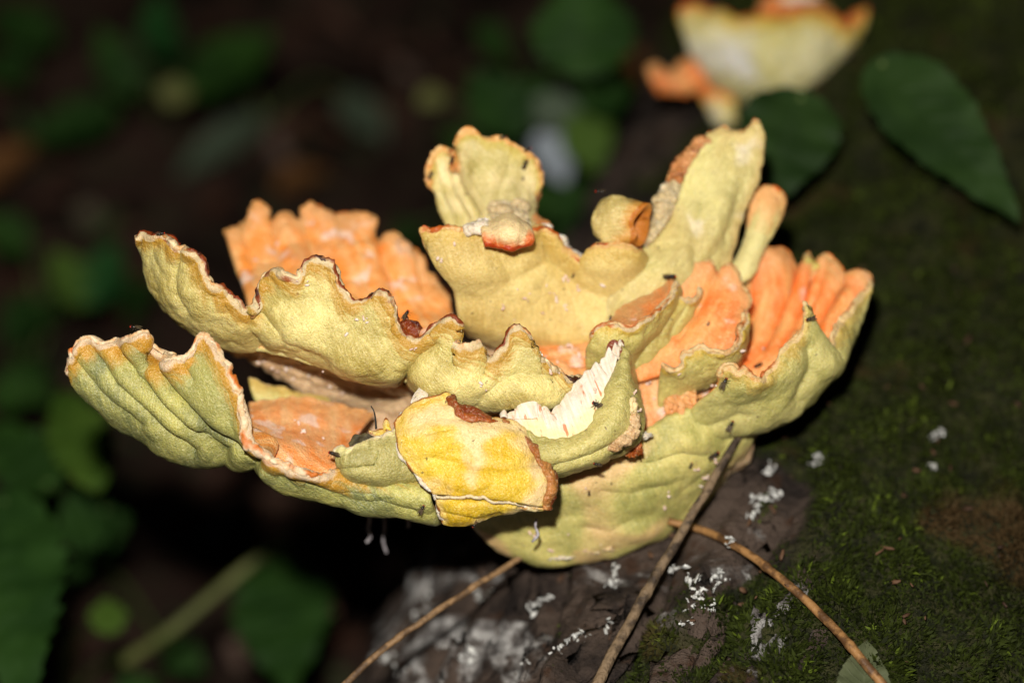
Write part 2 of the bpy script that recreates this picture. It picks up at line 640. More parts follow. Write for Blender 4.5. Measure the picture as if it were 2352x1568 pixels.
def tube_mesh(pts, rad, k=8, jitter=0.0, seed=0):
    """swept tube through world points with a radius per point; closed ends"""
    pts = np.asarray(pts, float)
    rad = np.broadcast_to(np.asarray(rad, float), (len(pts),))
    tan = np.gradient(pts, axis=0)
    tan /= np.linalg.norm(tan, axis=1, keepdims=True) + 1e-12
    ref = np.array([0.3, 0.2, 0.93])
    V = []
    for i, (p, t) in enumerate(zip(pts, tan)):
        a = np.cross(t, ref)
        a /= np.linalg.norm(a) + 1e-12
        b = np.cross(t, a)
        for j in range(k):
            ang = 2 * math.pi * j / k
            r = rad[i]
            if jitter:
                r = r * (1 + jitter * float(pnoise(np.array([i * 0.6, j * 1.7, seed * 3.3]))))
            V.append(p + r * (math.cos(ang) * a + math.sin(ang) * b))
    Fc = []
    for i in range(len(pts) - 1):
        for j in range(k):
            Fc.append((i * k + j, i * k + (j + 1) % k, (i + 1) * k + (j + 1) % k, (i + 1) * k + j))
    nV = len(V)
    V += [pts[0], pts[-1]]
    for j in range(k):
        Fc.append((nV, (j + 1) % k, j))
        Fc.append((nV + 1, (len(pts) - 1) * k + j, (len(pts) - 1) * k + (j + 1) % k))
    return np.array(V), Fc


def curve_pts(ctrl, n):
    c = np.asarray(ctrl, float)
    return hermite(chord(c), c, np.linspace(0, 1, n))


def blob_mesh(center, axes, seg=14, ring=9, bump=0.25, f=3.0, seed=0):
    """lumpy ellipsoid; axes = 3 vectors"""
    V, Fc = [], []
    A = np.asarray(axes, float)
    for i in range(ring + 1):
        th = math.pi * i / ring
        for j in range(seg):
            ph = 2 * math.pi * j / seg
            d = np.array([math.sin(th) * math.cos(ph), math.sin(th) * math.sin(ph), math.cos(th)])
            k = 1 + bump * float(fbm(d * f * 0.5 + seed * 5.1, 2))
            V.append(np.asarray(center) + (d * k) @ A)
    for i in range(ring):
        for j in range(seg):
            Fc.append((i * seg + j, (i + 1) * seg + j, (i + 1) * seg + (j + 1) % seg, i * seg + (j + 1) % seg))
    return np.array(V), Fc


def join_meshes(parts):
    V, Fc, n = [], [], 0
    for v, f in parts:
        V.append(np.asarray(v))
        Fc += [tuple(i + n for i in q) for q in f]
        n += len(v)
    return np.concatenate(V), Fc


# ================================================================ ground
def ground_h(x, y):
    p = np.stack([x, y, np.zeros_like(x)], -1)
    return 0.03 * fbm(p * 2.3, 3) + 0.012 * fbm(p * 11, 2)


gx = np.concatenate([np.linspace(-40, -2.2, 20), np.linspace(-2, 2, 150), np.linspace(2.2, 40, 20)])
gy = np.concatenate([np.linspace(-40, -1.2, 20), np.linspace(-1, 3.5, 160), np.linspace(3.8, 60, 20)])
X, Y = np.meshgrid(gx, gy)
Z = ground_h(X, Y)
ii = np.arange(X.size).reshape(X.shape)
gm, nt, bs = nodes('forest_soil')
b = NB(nt)
c1 = b.mix(b.step(b.noise(9, 5, None, 0.65), 0.38, 0.62), lin(30, 22, 18), lin(64, 48, 40))
c1 = b.mix(b.step(b.noise(40, 4, None, 0.6), 0.55, 0.7), c1, lin(60, 66, 44))
b.link(c1, bs.inputs['Base Color'])
bs.inputs['Roughness'].default_value = 0.9
bs.inputs['Specular IOR Level'].default_value = 0.08
b.link(b.bump(b.noise(60, 5, None, 0.7), 0.8, 0.01), bs.inputs['Normal'])
gobj = make_obj('ground', np.stack([X, Y, Z], -1).reshape(-1, 3),
                np.stack([ii[:-1, :-1], ii[:-1, 1:], ii[1:, 1:], ii[1:, :-1]], -1).reshape(-1, 4), gm)
gobj['kind'] = 'structure'

# ================================================================ the fallen log
LOG_R = 0.226
AX = np.array([0.341, math.sin(PITCH), math.cos(PITCH)])
AXW = cam_dirs(AX)
AXW[2] = 0
AXW /= np.linalg.norm(AXW)
LOG_O = cam2world(np.array([0.1128, -0.2974, 1.0332]))
LOG_S = np.cross(AXW, [0, 0, 1.0])          # to the right of the axis
LOG_S /= np.linalg.norm(LOG_S)


def log_point(l, ph, extra=0.0):
    """ph = 0 on the crown, negative on the left flank"""
    l = np.asarray(l, float)
    ph = np.asarray(ph, float)
    d = np.sin(ph)[..., None] * LOG_S + np.cos(ph)[..., None] * np.array([0, 0, 1.0])
    p0 = LOG_O + l[..., None] * AXW
    q = p0 + d * LOG_R
    r = LOG_R * (1 + 0.05 * pnoise(q * 3.1) + 0.0 * l)
    # bark plates: long ridges along the axis, with shallow cracks
    bq = np.stack([ph * LOG_R * 34, l * 9, np.zeros_like(l)], -1)
    r = r + 0.007 * fbm(bq + 4, 3) + 0.0030 * fbm(q * 60, 4) - 0.006 * np.clip(0.22 - np.abs(pnoise(bq * 0.8 + 11)), 0, 1) / 0.22
    return p0 + d * (r + extra)[..., None] if np.ndim(r) else p0 + d * (r + extra)


phs = np.concatenate([np.linspace(-math.pi, -1.9, 16)[:-1], np.linspace(-1.9, 1.5, 330), np.linspace(1.5, math.pi, 20)[1:]])
ls = np.concatenate([np.linspace(-0.7, -0.32, 12)[:-1], np.linspace(-0.32, 0.55, 300), np.linspace(0.55, 2.2, 120)[1:]])
PH, LL = np.meshgrid(phs, ls)
LP = log_point(LL, PH)
LC = world2cam(LP)
LPX = cam2px(LC)


def moss_mask(px):
    """how mossy the log is: bare, mould-streaked bark round the fungus, thick moss on the crown and right flank"""
    x, y = px[..., 0], px[..., 1]
    q = np.stack([x, y, np.zeros_like(x)], -1)
    line = 1560 + (y - 1000) * -0.15 + 300 * np.exp(-((y - 1200) / 170)**2)
    m = (x - line) / 160 + 0.9 * fbm(q / 150, 3)
    m = m + np.where(y > 1330, np.clip((y - 1330) / 60, 0, 1) * 0.75, 0)
    m2 = 0.9 * fbm(q / 95 + 40, 3) - 0.35
    m = np.where(y < 650, (x - 1500) / 260 + 0.9 * fbm(q / 170, 3), m)
    return np.clip(np.maximum(m, m2), 0, 1)


MM = moss_mask(LPX)
i_ = np.arange(LP.shape[0] * LP.shape[1]).reshape(LP.shape[:2])
lm, nt, bs = nodes('old_bark')
b = NB(nt)
n1 = b.noise(26, 5, None, 0.65)
c1 = b.mix(b.step(n1, 0.36, 0.64), lin(30, 24, 21), lin(80, 67, 58))
c1 = b.mix(b.step(b.noise(90, 4, None, 0.6), 0.56, 0.7), c1, lin(60, 42, 30))
film = b.noise(17, 4, None, 0.6, 1.2)
bare = b.attr('bare')
ff = b.math('MULTIPLY', b.step(film, 0.50, 0.58), b.step(bare, 0.12, 0.5))
c1 = b.mix(b.math('MULTIPLY', ff, 0.85), c1, b.mix(b.step(b.noise(140, 3), 0.4, 0.6), lin(104, 100, 97), lin(188, 186, 182)))
mossc = b.mix(b.step(b.noise(120, 4, None, 0.6), 0.4, 0.62), lin(26, 28, 12), lin(52, 52, 26))
c1 = b.mix(b.step(b.attr('moss'), 0.2, 0.6), c1, mossc)
b.link(c1, bs.inputs['Base Color'])
bs.inputs['Roughness'].default_value = 0.8
bs.inputs['Specular IOR Level'].default_value = 0.2
nb_ = b.bump(b.noise(120, 5, None, 0.7), 1.0, 0.006)
b.link(b.bump(b.noise(520, 3, None, 0.6), 0.5, 0.001, nb_), bs.inputs['Normal'])
log = thing('mossy_log', LOG_O - np.array([0, 0, LOG_R]), 'thick fallen log covered in dark moss and grey bark', 'log')
bareness = np.exp(-((LPX[..., 0] - 1230) / 400)**2 - ((LPX[..., 1] - 1450) / 300)**2)
bark = make_obj('bark', LP.reshape(-1, 3), np.stack([i_[:-1, :-1], i_[:-1, 1:], i_[1:, 1:], i_[1:, :-1]], -1).reshape(-1, 4), lm, log,
                origin=base_of(log), attrs={'moss': MM.reshape(-1), 'bare': bareness.reshape(-1)})
_n = normals(LP)
if (_n[200, 200] @ (LP[200, 200] - (LOG_O + LL[200, 200] * AXW))) < 0:
    _n = -_n
vis = (np.abs(PH) < 1.9)
LOGQ = LPX[vis]
LOGN = _n[vis]
LOGP = LP[vis]


def on_log(x, y, lift=0.0):
    """world point of the log surface seen at a survey pixel"""
    m = np.abs(LOGQ[:, 0] - x) + np.abs(LOGQ[:, 1] - y)
    k = np.where(m < max(14, m.min() + 4))[0]
    k = k[np.argmin(LOGQ[k, 2])]
    return LOGP[k] + LOGN[k] * lift, LOGN[k], LOGQ[k, 2]


# ================================================================ the large bracket fungus
YG = dict(pA=(182, 162, 84), pB=(230, 214, 138), band=(188, 138, 40), tA=(240, 150, 66), tB=(240, 186, 120))
M_front = fungus_mat('flesh_front', **YG, lip=(208, 184, 140), stain=(150, 78, 30), band_w=11, band_amt=0.9, seed=1)
M_left = fungus_mat('flesh_left', pA=(122, 126, 78), pB=(204, 196, 108), band=(198, 142, 36), tA=(236, 150, 70), tB=(238, 190, 130),
                    lip=(214, 186, 150), stain=(190, 110, 50), lip_w=2.2, band_w=13, band_amt=0.9, seed=2)
M_under = fungus_mat('flesh_under', pA=(196, 156, 118), pB=(214, 182, 140), band=(200, 170, 120), tA=(236, 150, 70), tB=(238, 190, 130),
                     lip=(208, 178, 140), stain=(180, 140, 100), lip_w=0.5, band_amt=0.3, seed=3)
M_orange = fungus_mat('cap_orange', pA=(196, 182, 104), pB=(216, 204, 134), band=(210, 180, 80), tA=(248, 148, 54), tB=(240, 182, 116),
                      lip=(226, 160, 92), stain=(222, 134, 62), front='top', lip_w=1.6, white=0.575, seed=4)
M_red = fungus_mat('cap_red', pA=(192, 180, 100), pB=(210, 198, 126), band=(204, 180, 80), tA=(248, 124, 46), tB=(240, 172, 100),
                   lip=(214, 170, 110), stain=(226, 128, 62), front='top', lip_w=1.6, white=0.64, seed=5)
M_centre = fungus_mat('flesh_centre', pA=(206, 176, 98), pB=(228, 204, 128), band=(210, 176, 88), tA=(240, 140, 60), tB=(240, 180, 110),
                      lip=(212, 170, 100), stain=(190, 104, 40), lip_w=1.2, seed=6)
M_tall = fungus_mat('flesh_tall', pA=(212, 190, 118), pB=(224, 212, 136), band=(216, 184, 118), tA=(230, 150, 80), tB=(230, 180, 120),
                    lip=(214, 176, 110), stain=(200, 110, 44), lip_w=1.3, band_amt=0.6, patch=((228, 214, 180), 60, 0.63), seed=7)
M_fan = fungus_mat('flesh_fan', pA=(192, 176, 98), pB=(234, 214, 156), band=(194, 170, 60), tA=(236, 150, 70), tB=(238, 180, 110),
                   lip=(222, 170, 96), stain=(196, 112, 40), lip_w=1.6, band_w=7, seed=8)
M_rightout = fungus_mat('flesh_right', pA=(182, 174, 98), pB=(208, 196, 122), band=(206, 172, 84), tA=(250, 130, 56), tB=(246, 178, 104),
                        lip=(216, 184, 128), stain=(206, 140, 60), lip_w=1.4, seed=9)
M_petal = fungus_mat('flesh_petal', pA=(196, 180, 96), pB=(212, 196, 116), band=(206, 168, 60), tA=(236, 120, 50), tB=(230, 150, 86),
                     lip=(206, 180, 136), stain=(196, 110, 48), lip_w=1.2, band_w=5, seed=10)
M_base = fungus_mat('flesh_base', pA=(166, 162, 88), pB=(216, 202, 120), band=(206, 190, 124), tA=(236, 150, 70), tB=(236, 180, 110),
                    lip=(206, 170, 110), stain=(190, 124, 56), lip_w=0.8, band_amt=0.2, patch=((222, 186, 126), 26, 0.60), seed=11)
M_flap = fungus_mat('flesh_flap', pA=(220, 176, 30), pB=(232, 198, 62), band=(228, 190, 110), tA=(236, 160, 80), tB=(238, 190, 120),
                    lip=(170, 100, 44), stain=(104, 44, 14), lip_w=1.0, band_w=4, band_amt=0.8, stain_at=0.48,
                    patch=((236, 206, 146), 46, 0.475), seed=12)
M_flap.node_tree.nodes['Principled BSDF'].inputs['Roughness'].default_value = 0.28
M_curl = fungus_mat('dried_curl', pA=(146, 60, 14), pB=(206, 116, 40), band=(112, 34, 10), tA=(150, 70, 26), tB=(190, 110, 40),
                    lip=(120, 44, 12), stain=(70, 20, 8), lip_w=1.6, seed=13)
M_curl.node_tree.nodes['Principled BSDF'].inputs['Roughness'].default_value = 0.3
M_shell = fungus_mat('flesh_shell', pA=(236, 188, 118), pB=(232, 204, 150), band=(214, 96, 22), tA=(226, 150, 80), tB=(226, 170, 100),
                     lip=(176, 60, 16), stain=(120, 30, 8), lip_w=2.2, band_w=7, band_amt=0.95, seed=14)
M_torn = fungus_mat('torn_flesh', pA=(222, 204, 176), pB=(230, 214, 192), band=(222, 206, 180), tA=(230, 196, 150), tB=(236, 214, 180),
                    lip=(240, 226, 206), stain=(226, 180, 130), lip_w=0.8, stain_at=0.62, band_amt=0.3, seed=15)
M_crumb = fungus_mat('crumbled_flesh', pA=(190, 140, 88), pB=(226, 194, 146), band=(204, 124, 64), tA=(200, 140, 90), tB=(220, 180, 130),
                     lip=(222, 190, 140), stain=(170, 90, 40), lip_w=1.0, band_amt=0.5, patch=((140, 84, 52), 130, 0.62), seed=16)
# the snapped, fibrous face: pale threads running across, a yellow foot and rusty streaks
M_fibre, nt, bs = nodes('snapped_fibres')
b = NB(nt)
uv_ = b.attr('uvn', 'Vector')
c1 = b.mix(b.step(b.noise(1.0, 3, b.scalev(uv_, (0.9, 0.07, 1))), 0.35, 0.65), lin(232, 220, 204), lin(224, 202, 176))
sepx = nt.nodes.new('ShaderNodeSeparateXYZ')
b.link(uv_, sepx.inputs[0])
c1 = b.mix(b.math('MULTIPLY', b.step(sepx.outputs[1], 9.0, 15.0), 0.6), c1, lin(236, 218, 140))
rust = b.math('MULTIPLY', b.step(b.noise(1.0, 2, b.scalev(uv_, (0.5, 0.11, 1), (4, 2, 0))), 0.60, 0.68), b.step(sepx.outputs[1], 0.5, 2.0))
c1 = b.mix(b.math('MULTIPLY', rust, 0.85), c1, lin(196, 112, 58))
b.link(c1, bs.inputs['Base Color'])
bs.inputs['Roughness'].default_value = 0.6
bs.inputs['Subsurface Weight'].default_value = 0.15
bs.inputs['Subsurface Scale'].default_value = 0.003
nb_ = b.bump(b.noise(1.0, 3, b.scalev(uv_, (1.6, 0.06, 1))), 0.35, 0.0008)
b.link(b.bump(b.noise(1100, 2), 0.4, 0.0005, nb_), bs.inputs['Normal'])

K_front = lip_mat('lip_front', (224, 200, 156), (198, 146, 86), (122, 52, 16), 0.51, 1)
K_left = lip_mat('lip_left', (226, 202, 166), (212, 168, 118), (196, 108, 40), 0.585, 2)
K_orange = lip_mat('lip_orange', (232, 176, 108), (232, 150, 80), (222, 120, 48), 0.5, 3)
K_centre = lip_mat('lip_centre', (222, 186, 128), (204, 138, 66), (176, 86, 26), 0.5, 4)
K_right = lip_mat('lip_right', (212, 184, 132), (196, 146, 88), (176, 96, 40), 0.6, 5)
K_fan = lip_mat('lip_fan', (226, 186, 124), (216, 146, 72), (186, 92, 30), 0.54, 6)
K_flap = lip_mat('lip_flap', (196, 130, 66), (150, 76, 26), (96, 36, 10), 0.46, 7)
M_peach = fungus_mat('cap_peach', pA=(200, 180, 110), pB=(214, 200, 130), band=(220, 180, 110), tA=(240, 142, 68), tB=(236, 182, 126),
                     lip=(236, 186, 130), stain=(232, 140, 76), front='top', lip_w=1.2, white=0.58, seed=17)

fungus = thing('bracket_fungus', on_log(1400, 1260)[0], 'large frilly yellow and orange bracket fungus growing out of the mossy log', 'fungus')

# --- lower left lobe: a pleated petal standing up on the left and running round to the front
L1 = [
    [(150, 858, 60), (155, 825, 60), (175, 790, 50), (195, 774, 40), (215, 777, 40), (235, 791, 30), (258, 788, 20), (275, 780, 20), (298, 773, 10),
     (318, 763, 0), (338, 765, 0), (346, 790, 25), (344, 815, 10), (364, 829, -20), (400, 824, -30), (440, 806, -30), (450, 780, -30), (466, 769, -30), (485, 777, -35),
     (505, 805, -40), (525, 840, -50), (545, 885, -60), (562, 940, -60), (575, 990, -60), (600, 1035, -60), (650, 1070, -60), (720, 1086, -60),
     (790, 1080, 20), (880, 1085, 50), (975, 1095, 60)],
    [(163, 875, 40), (220, 850, 0), (290, 850, -30), (360, 880, -50), (430, 900, -70), (490, 920, -85), (530, 960, -90), (570, 1020, -90),
     (620, 1070, -85), (690, 1105, -80), (780, 1118, -72), (890, 1130, -66), (990, 1140, -56)],
    [(193, 905, 40), (260, 920, 0), (330, 945, -30), (400, 975, -50), (460, 1000, -60), (520, 1030, -70), (575, 1060, -75), (630, 1095, -75),
     (700, 1120, -70), (790, 1140, -60), (900, 1170, -50), (1005, 1175, -40)],
    [(240, 945, 70), (310, 985, 50), (390, 1035, 30), (450, 1050, 20), (510, 1056, 0), (570, 1070, -20), (630, 1104, -30), (700, 1134, -30),
     (790, 1154, -30), (900, 1182, -20), (1012, 1187, -10)],
    [(270, 955, 160), (330, 985, 160), (400, 1025, 160), (480, 1045, 160), (560, 1060, 150), (640, 1090, 140), (720, 1120, 140), (820, 1145, 140),
     (920, 1168, 140), (1030, 1175, 140)],
]
sheet('lobe', L1, M_left, fungus, T=26, nu=300, nv=110, seed=1, pleat=(60, 0.0035), rough=0.0007,
      creases=[([(258, 790), (330, 880), (430, 985), (520, 1050)], 15, 36), ([(340, 822), (400, 900), (480, 985), (590, 1062)], 14, 56), ([(300, 800), (365, 890), (450, 980)], 9, -10),
               ([(205, 790), (270, 880), (370, 980), (450, 1040)], 11, 24), ([(180, 820), (240, 900), (330, 975)], 9, 12), ([(420, 830), (450, 870)], 9, 8), ([(455, 960), (540, 1030), (600, 1070)], 7, 12), ([(640, 1090), (760, 1118), (900, 1140)], 9, 10), ([(700, 1110), (850, 1150), (960, 1165)], 6, 9)],
      bumps=[(470, 905, 55, 80, 18), (390, 900, 30, 80, 8), (270, 890, 30, 60, 8)], lip_amp=0.0012, flare=75, lip=(9.5, K_left, [0.8, 0.8, 0.8, 0.9, 1.1, 1.0, 1.2, 1.3, 1.2, 1.2, 1.1, 1.0, 0.5, 0.2, 0.1, 0.1]))
# its orange cap inside, seen past the broken edge
sheet('cap_floor', [[(570, 930, 170), (660, 915, 190), (760, 925, 210), (860, 955, 210)], [(575, 975, 70), (650, 985, 85), (740, 1000, 100), (820, 1005, 110)],
                    [(585, 1020, -20), (640, 1035, -10), (720, 1055, 0), (800, 1060, 5)], [(640, 1075, -45), (720, 1090, -45), (800, 1090, -30), (840, 1090, -20)]],
      M_peach, fungus, T=14, nu=110, nv=80, seed=2, rough=0.0010, rough_f=30, bumps=[(700, 1035, 60, 30, 10)])
sheet('lobe', [[(570, 866, 255), (600, 876, 255), (640, 890, 260), (690, 905, 265), (750, 912, 275)], [(575, 895, 240), (640, 915, 240), (700, 922, 245), (760, 925, 255)],
               [(588, 930, 240), (640, 940, 235), (700, 940, 235), (765, 935, 240)]], M_rightout, fungus, T=16, nu=80, nv=30, seed=3)

# --- the long front wall of the middle tier
L2 = [
    [(317, 548, 60), (325, 534, 75), (345, 540, 50), (372, 545, 40), (395, 560, 20), (412, 576, 10), (430, 574, 0), (450, 580, 0), (470, 600, 5), (488, 640, 10), (515, 662, 20),
     (545, 690, 30), (572, 714, 40), (600, 708, 40), (592, 670, 50), (602, 638, 45), (630, 618, 30), (648, 624, 10), (690, 632, 0), (704, 602, 0), (735, 591, 0), (764, 602, 0),
     (785, 645, 5), (800, 680, 5), (830, 690, 0), (870, 670, -10), (902, 690, -5), (915, 735, 0), (935, 768, 10), (965, 772, 20), (1000, 745, 10),
     (1040, 726, -10), (1060, 745, -10), (1046, 785, 0), (1070, 792, 10), (1105, 785, 20), (1112, 820, 20), (1150, 797, 10), (1185, 752, 0), (1215, 765, 10),
     (1225, 800, 30), (1260, 830, 50), (1295, 856, 70), (1335, 862, 100)],
    [(323, 600, 60), (420, 660, -10), (560, 742, -10), (640, 690, -30), (740, 690, -50), (830, 760, -45), (940, 815, -40), (1040, 830, -50),
     (1130, 850, -45), (1220, 845, -30), (1300, 880, 20), (1342, 885, 80)],
    [(348, 665, 70), (440, 722, 10), (560, 775, 0), (640, 770, -30), (740, 800, -45), (840, 845, -40), (930, 862, -30), (1000, 885, -45), (1100, 905, -45),
     (1220, 915, -30), (1290, 905, 20), (1343, 895, 80)],
    [(375, 700, 110), (470, 765, 60), (570, 798, 60), (650, 800, 30), (750, 833, 20), (840, 866, 20), (930, 876, 30), (1000, 908, 10), (1100, 926, 10),
     (1220, 934, 20), (1295, 918, 60), (1345, 902, 120)],
    [(400, 700, 200), (500, 760, 200), (600, 790, 200), (700, 810, 180), (800, 840, 180), (900, 860, 180), (1000, 880, 180), (1100, 890, 180),
     (1200, 895, 180), (1290, 890, 180), (1345, 890, 200)],
]
sheet('lobe', L2, M_front, fungus, T=24, nu=360, nv=120, seed=4, pleat=(55, 0.0034), rough=0.0017, rough_f=42,
      creases=[([(420, 560), (405, 640), (440, 720)], 10, 10), ([(585, 720), (570, 760), (600, 800)], 14, 14), ([(925, 900), (932, 860), (960, 820), (1000, 790)], 13, 30),
               ([(1120, 820), (1110, 860)], 12, 12), ([(1290, 860), (1180, 860), (1100, 900)], 14, 8), ([(610, 720), (660, 780), (760, 830)], 12, 10)],
      bumps=[(690, 740, 70, 50, 12), (840, 815, 80, 35, 16), (1060, 880, 90, 30, 18), (1220, 895, 60, 28, 18), (450, 680, 60, 45, 8)],
      lip_amp=0.0012, flare=95, lip=(8.5, K_front))
# the inner back flank of the left tip, folded over
sheet('folded_tip', [[(330, 535, 90), (360, 538, 100), (392, 543, 95), (408, 556, 85), (412, 576, 60)], [(335, 552, 70), (362, 556, 65), (388, 562, 55), (405, 575, 40)],
                     [(345, 570, 60), (365, 572, 50), (388, 576, 35), (400, 584, 25)]], M_shell, fungus, T=12, nu=60, nv=24, seed=5)
# its pinkish underside running back into the shade
sheet('underside', [[(470, 765, 190), (600, 798, 200), (750, 836, 210), (900, 870, 220), (985, 900, 220)], [(515, 795, 220), (610, 832, 230), (740, 868, 250), (870, 903, 260), (955, 930, 260)],
                    [(555, 818, 260), (640, 863, 280), (740, 903, 300), (830, 938, 320), (910, 968, 320)], [(600, 828, 350), (690, 868, 370), (770, 905, 390), (860, 945, 400), (930, 965, 400)]],
      M_under, fungus, T=16, nu=150, nv=60, seed=6, rough=0.0022, rough_f=60,
      creases=[([(560, 810), (700, 850), (850, 890), (930, 920)], 9, 12), ([(600, 840), (720, 885), (850, 920)], 7, 8)])
# the cap floor joining the front wall to the back wall
sheet('cap_floor', [[(585, 735, 245), (700, 770, 225), (820, 790, 215), (940, 795, 225), (1050, 785, 260)], [(570, 765, 150), (700, 800, 130), (820, 825, 120), (940, 845, 125), (1080, 850, 150)],
                    [(560, 790, 60), (700, 825, 45), (820, 850, 40), (940, 875, 40), (1100, 900, 50)]], M_orange, fungus, T=20, nu=80, nv=40, seed=67, register=False)
# scrap of dried tissue in the notch of the front wall
sheet('dried_scrap', [[(920, 745, 0), (930, 725, -5), (945, 735, -8), (960, 738, -5), (963, 755, 0)], [(922, 758, -12), (940, 755, -18), (962, 765, -10)],
                      [(930, 775, -5), (945, 780, -8), (960, 778, -5)]], M_curl, fungus, T=8, nu=40, nv=24, seed=7, lip_amp=0.003)

# --- orange back wall on the left
L3 = [
    [(516, 540, 420), (535, 516, 430), (565, 500, 440), (588, 474, 450), (610, 476, 450), (618, 498, 450), (650, 498, 450), (688, 498, 455), (698, 478, 455),
     (735, 468, 460), (765, 487, 460), (800, 484, 460), (845, 497, 455), (862, 530, 450), (880, 548, 445), (905, 538, 445), (932, 556, 435), (965, 585, 425), (990, 630, 410), (1032, 660, 400)],
    [(530, 585, 380), (620, 560, 400), (720, 560, 410), (820, 570, 410), (900, 620, 400), (980, 680, 380), (1035, 690, 370)],
    [(552, 645, 330), (640, 650, 330), (740, 660, 330), (840, 680, 330), (920, 720, 330), (990, 730, 330), (1040, 720, 330)],
    [(572, 720, 250), (650, 740, 220), (750, 760, 220), (850, 780, 220), (930, 790, 230), (1000, 780, 250), (1045, 770, 270)],
]
sheet('lobe', L3, M_orange, fungus, T=30, nu=200, nv=80, seed=8, pleat=(34, 0.0032), rough=0.0022, rough_f=38, edge_amp=0.0035, lip=(4.5, K_orange),
      creases=[([(618, 500), (632, 560), (680, 720)], 14, 16), ([(865, 540), (880, 600), (930, 760)], 16, 22), ([(690, 498), (712, 580), (730, 720)], 12, 10), ([(770, 492), (785, 560)], 9, 10), ([(550, 520), (580, 620)], 12, 10), ([(950, 585), (970, 680)], 10, 10)])

# --- centre: the big yellow wall behind
L4a = [
    [(963, 530, 130), (972, 520, 140), (1000, 524, 140), (1030, 520, 145), (1065, 522, 150), (1110, 525, 170), (1160, 530, 180), (1210, 530, 190), (1255, 526, 200), (1290, 548, 230), (1312, 580, 240),
     (1345, 590, 240), (1362, 562, 205), (1410, 560, 195), (1455, 566, 210), (1480, 585, 290), (1540, 625, 350), (1625, 640, 380)],
    [(978, 575, 100), (1010, 590, 100), (1080, 595, 110), (1150, 600, 145), (1230, 600, 180), (1320, 620, 190), (1400, 630, 185), (1470, 645, 215),
     (1550, 665, 280), (1628, 670, 330)],
    [(1035, 650, 115), (1080, 660, 120), (1150, 670, 150), (1230, 680, 180), (1320, 690, 190), (1400, 700, 195), (1480, 705, 220), (1550, 705, 265), (1630, 695, 310)],
    [(1050, 718, 155), (1100, 742, 170), (1160, 757, 190), (1230, 768, 200), (1310, 772, 200), (1390, 765, 205), (1470, 748, 225), (1550, 735, 265), (1630, 720, 310)],
    [(1075, 765, 260), (1150, 795, 270), (1250, 805, 280), (1350, 800, 280), (1450, 780, 280), (1630, 740, 310)],
]
sheet('lobe', L4a, M_centre, fungus, T=24, nu=240, nv=90, seed=10, rough=0.0010, rough_f=35, flare=85, lip=(8, K_centre, [1.3, 1.2, 0.8, 0.5, 0.5, 0.4, 0.4]),
      creases=[([(1240, 545), (1260, 600), (1300, 640)], 18, 24), ([(1165, 640), (1230, 610)], 16, 8), ([(1300, 600), (1330, 660), (1420, 690)], 20, 8)],
      bumps=[(1090, 620, 80, 45, 24), (1200, 660, 50, 60, 14), (1410, 600, 60, 30, 14), (1130, 700, 60, 40, 8)])
L4b = [
    [(1628, 312, 300), (1645, 300, 302), (1662, 290, 302), (1680, 302, 300), (1697, 306, 300), (1715, 298, 300), (1738, 282, 300), (1752, 300, 305)],
    [(1570, 350, 290), (1640, 340, 280), (1700, 345, 280), (1756, 335, 300)],
    [(1530, 430, 275), (1600, 440, 250), (1680, 440, 255), (1740, 412, 290)],
    [(1500, 515, 260), (1575, 530, 230), (1640, 530, 235), (1702, 512, 280)],
    [(1472, 578, 212), (1550, 590, 200), (1620, 592, 222), (1680, 588, 272)],
    [(1420, 632, 190), (1500, 648, 172), (1580, 650, 208), (1658, 640, 270)],
    [(1372, 700, 205), (1470, 712, 178), (1560, 705, 212), (1645, 690, 275)],
    [(1330, 768, 222), (1440, 768, 192), (1550, 748, 225), (1640, 722, 282)],
]
sheet('tall_lobe', L4b, M_tall, fungus, T=26, nu=110, nv=120, seed=11, rough=0.0012, lip=(8, K_centre), rim=('r0', 'c1'), vp=1.1,
      creases=[([(1610, 470), (1590, 600)], 12, 8), ([(1700, 420), (1660, 540), (1600, 650)], 16, 10), ([(1660, 470), (1640, 560)], 20, -8)])
# the crumbled, larva-eaten edge along it: pale and pitted below, rusty above
M_pit = fungus_mat('pitted_flesh', pA=(200, 176, 128), pB=(222, 206, 172), band=(206, 170, 110), tA=(200, 140, 90), tB=(220, 180, 130), lip=(226, 204, 166), stain=(190, 120, 56),
                   lip_w=1.0, band_amt=0.4, patch=((120, 84, 54), 260, 0.64), seed=40)
M_rust = fungus_mat('rusty_flesh', pA=(196, 122, 66), pB=(222, 170, 112), band=(206, 124, 56), tA=(200, 140, 90), tB=(220, 180, 130), lip=(214, 150, 90), stain=(150, 70, 26),
                    lip_w=1.0, band_amt=0.5, patch=((132, 70, 40), 200, 0.62), seed=41)
sheet('torn_edge', [[(1470, 562, 225), (1482, 535, 235), (1500, 498, 245), (1516, 455, 255), (1530, 420, 262)], [(1480, 566, 205), (1500, 532, 212), (1522, 490, 222), (1540, 450, 234), (1552, 415, 244)],
                    [(1484, 572, 205), (1514, 536, 205), (1540, 495, 218), (1558, 455, 232), (1568, 420, 245)]], M_pit, fungus, T=14, nu=110, nv=50, seed=12, crumble=0.0020, vp=1.0)
sheet('torn_edge', [[(1528, 425, 262), (1540, 390, 270), (1562, 355, 280), (1590, 328, 290), (1622, 312, 296)], [(1548, 425, 244), (1562, 395, 254), (1580, 362, 266), (1602, 338, 280), (1630, 318, 290)],
                    [(1560, 425, 246), (1578, 398, 254), (1594, 368, 266), (1612, 345, 280), (1636, 324, 291)]], M_rust, fungus, T=12, nu=100, nv=44, seed=70, crumble=0.0015, vp=1.0)
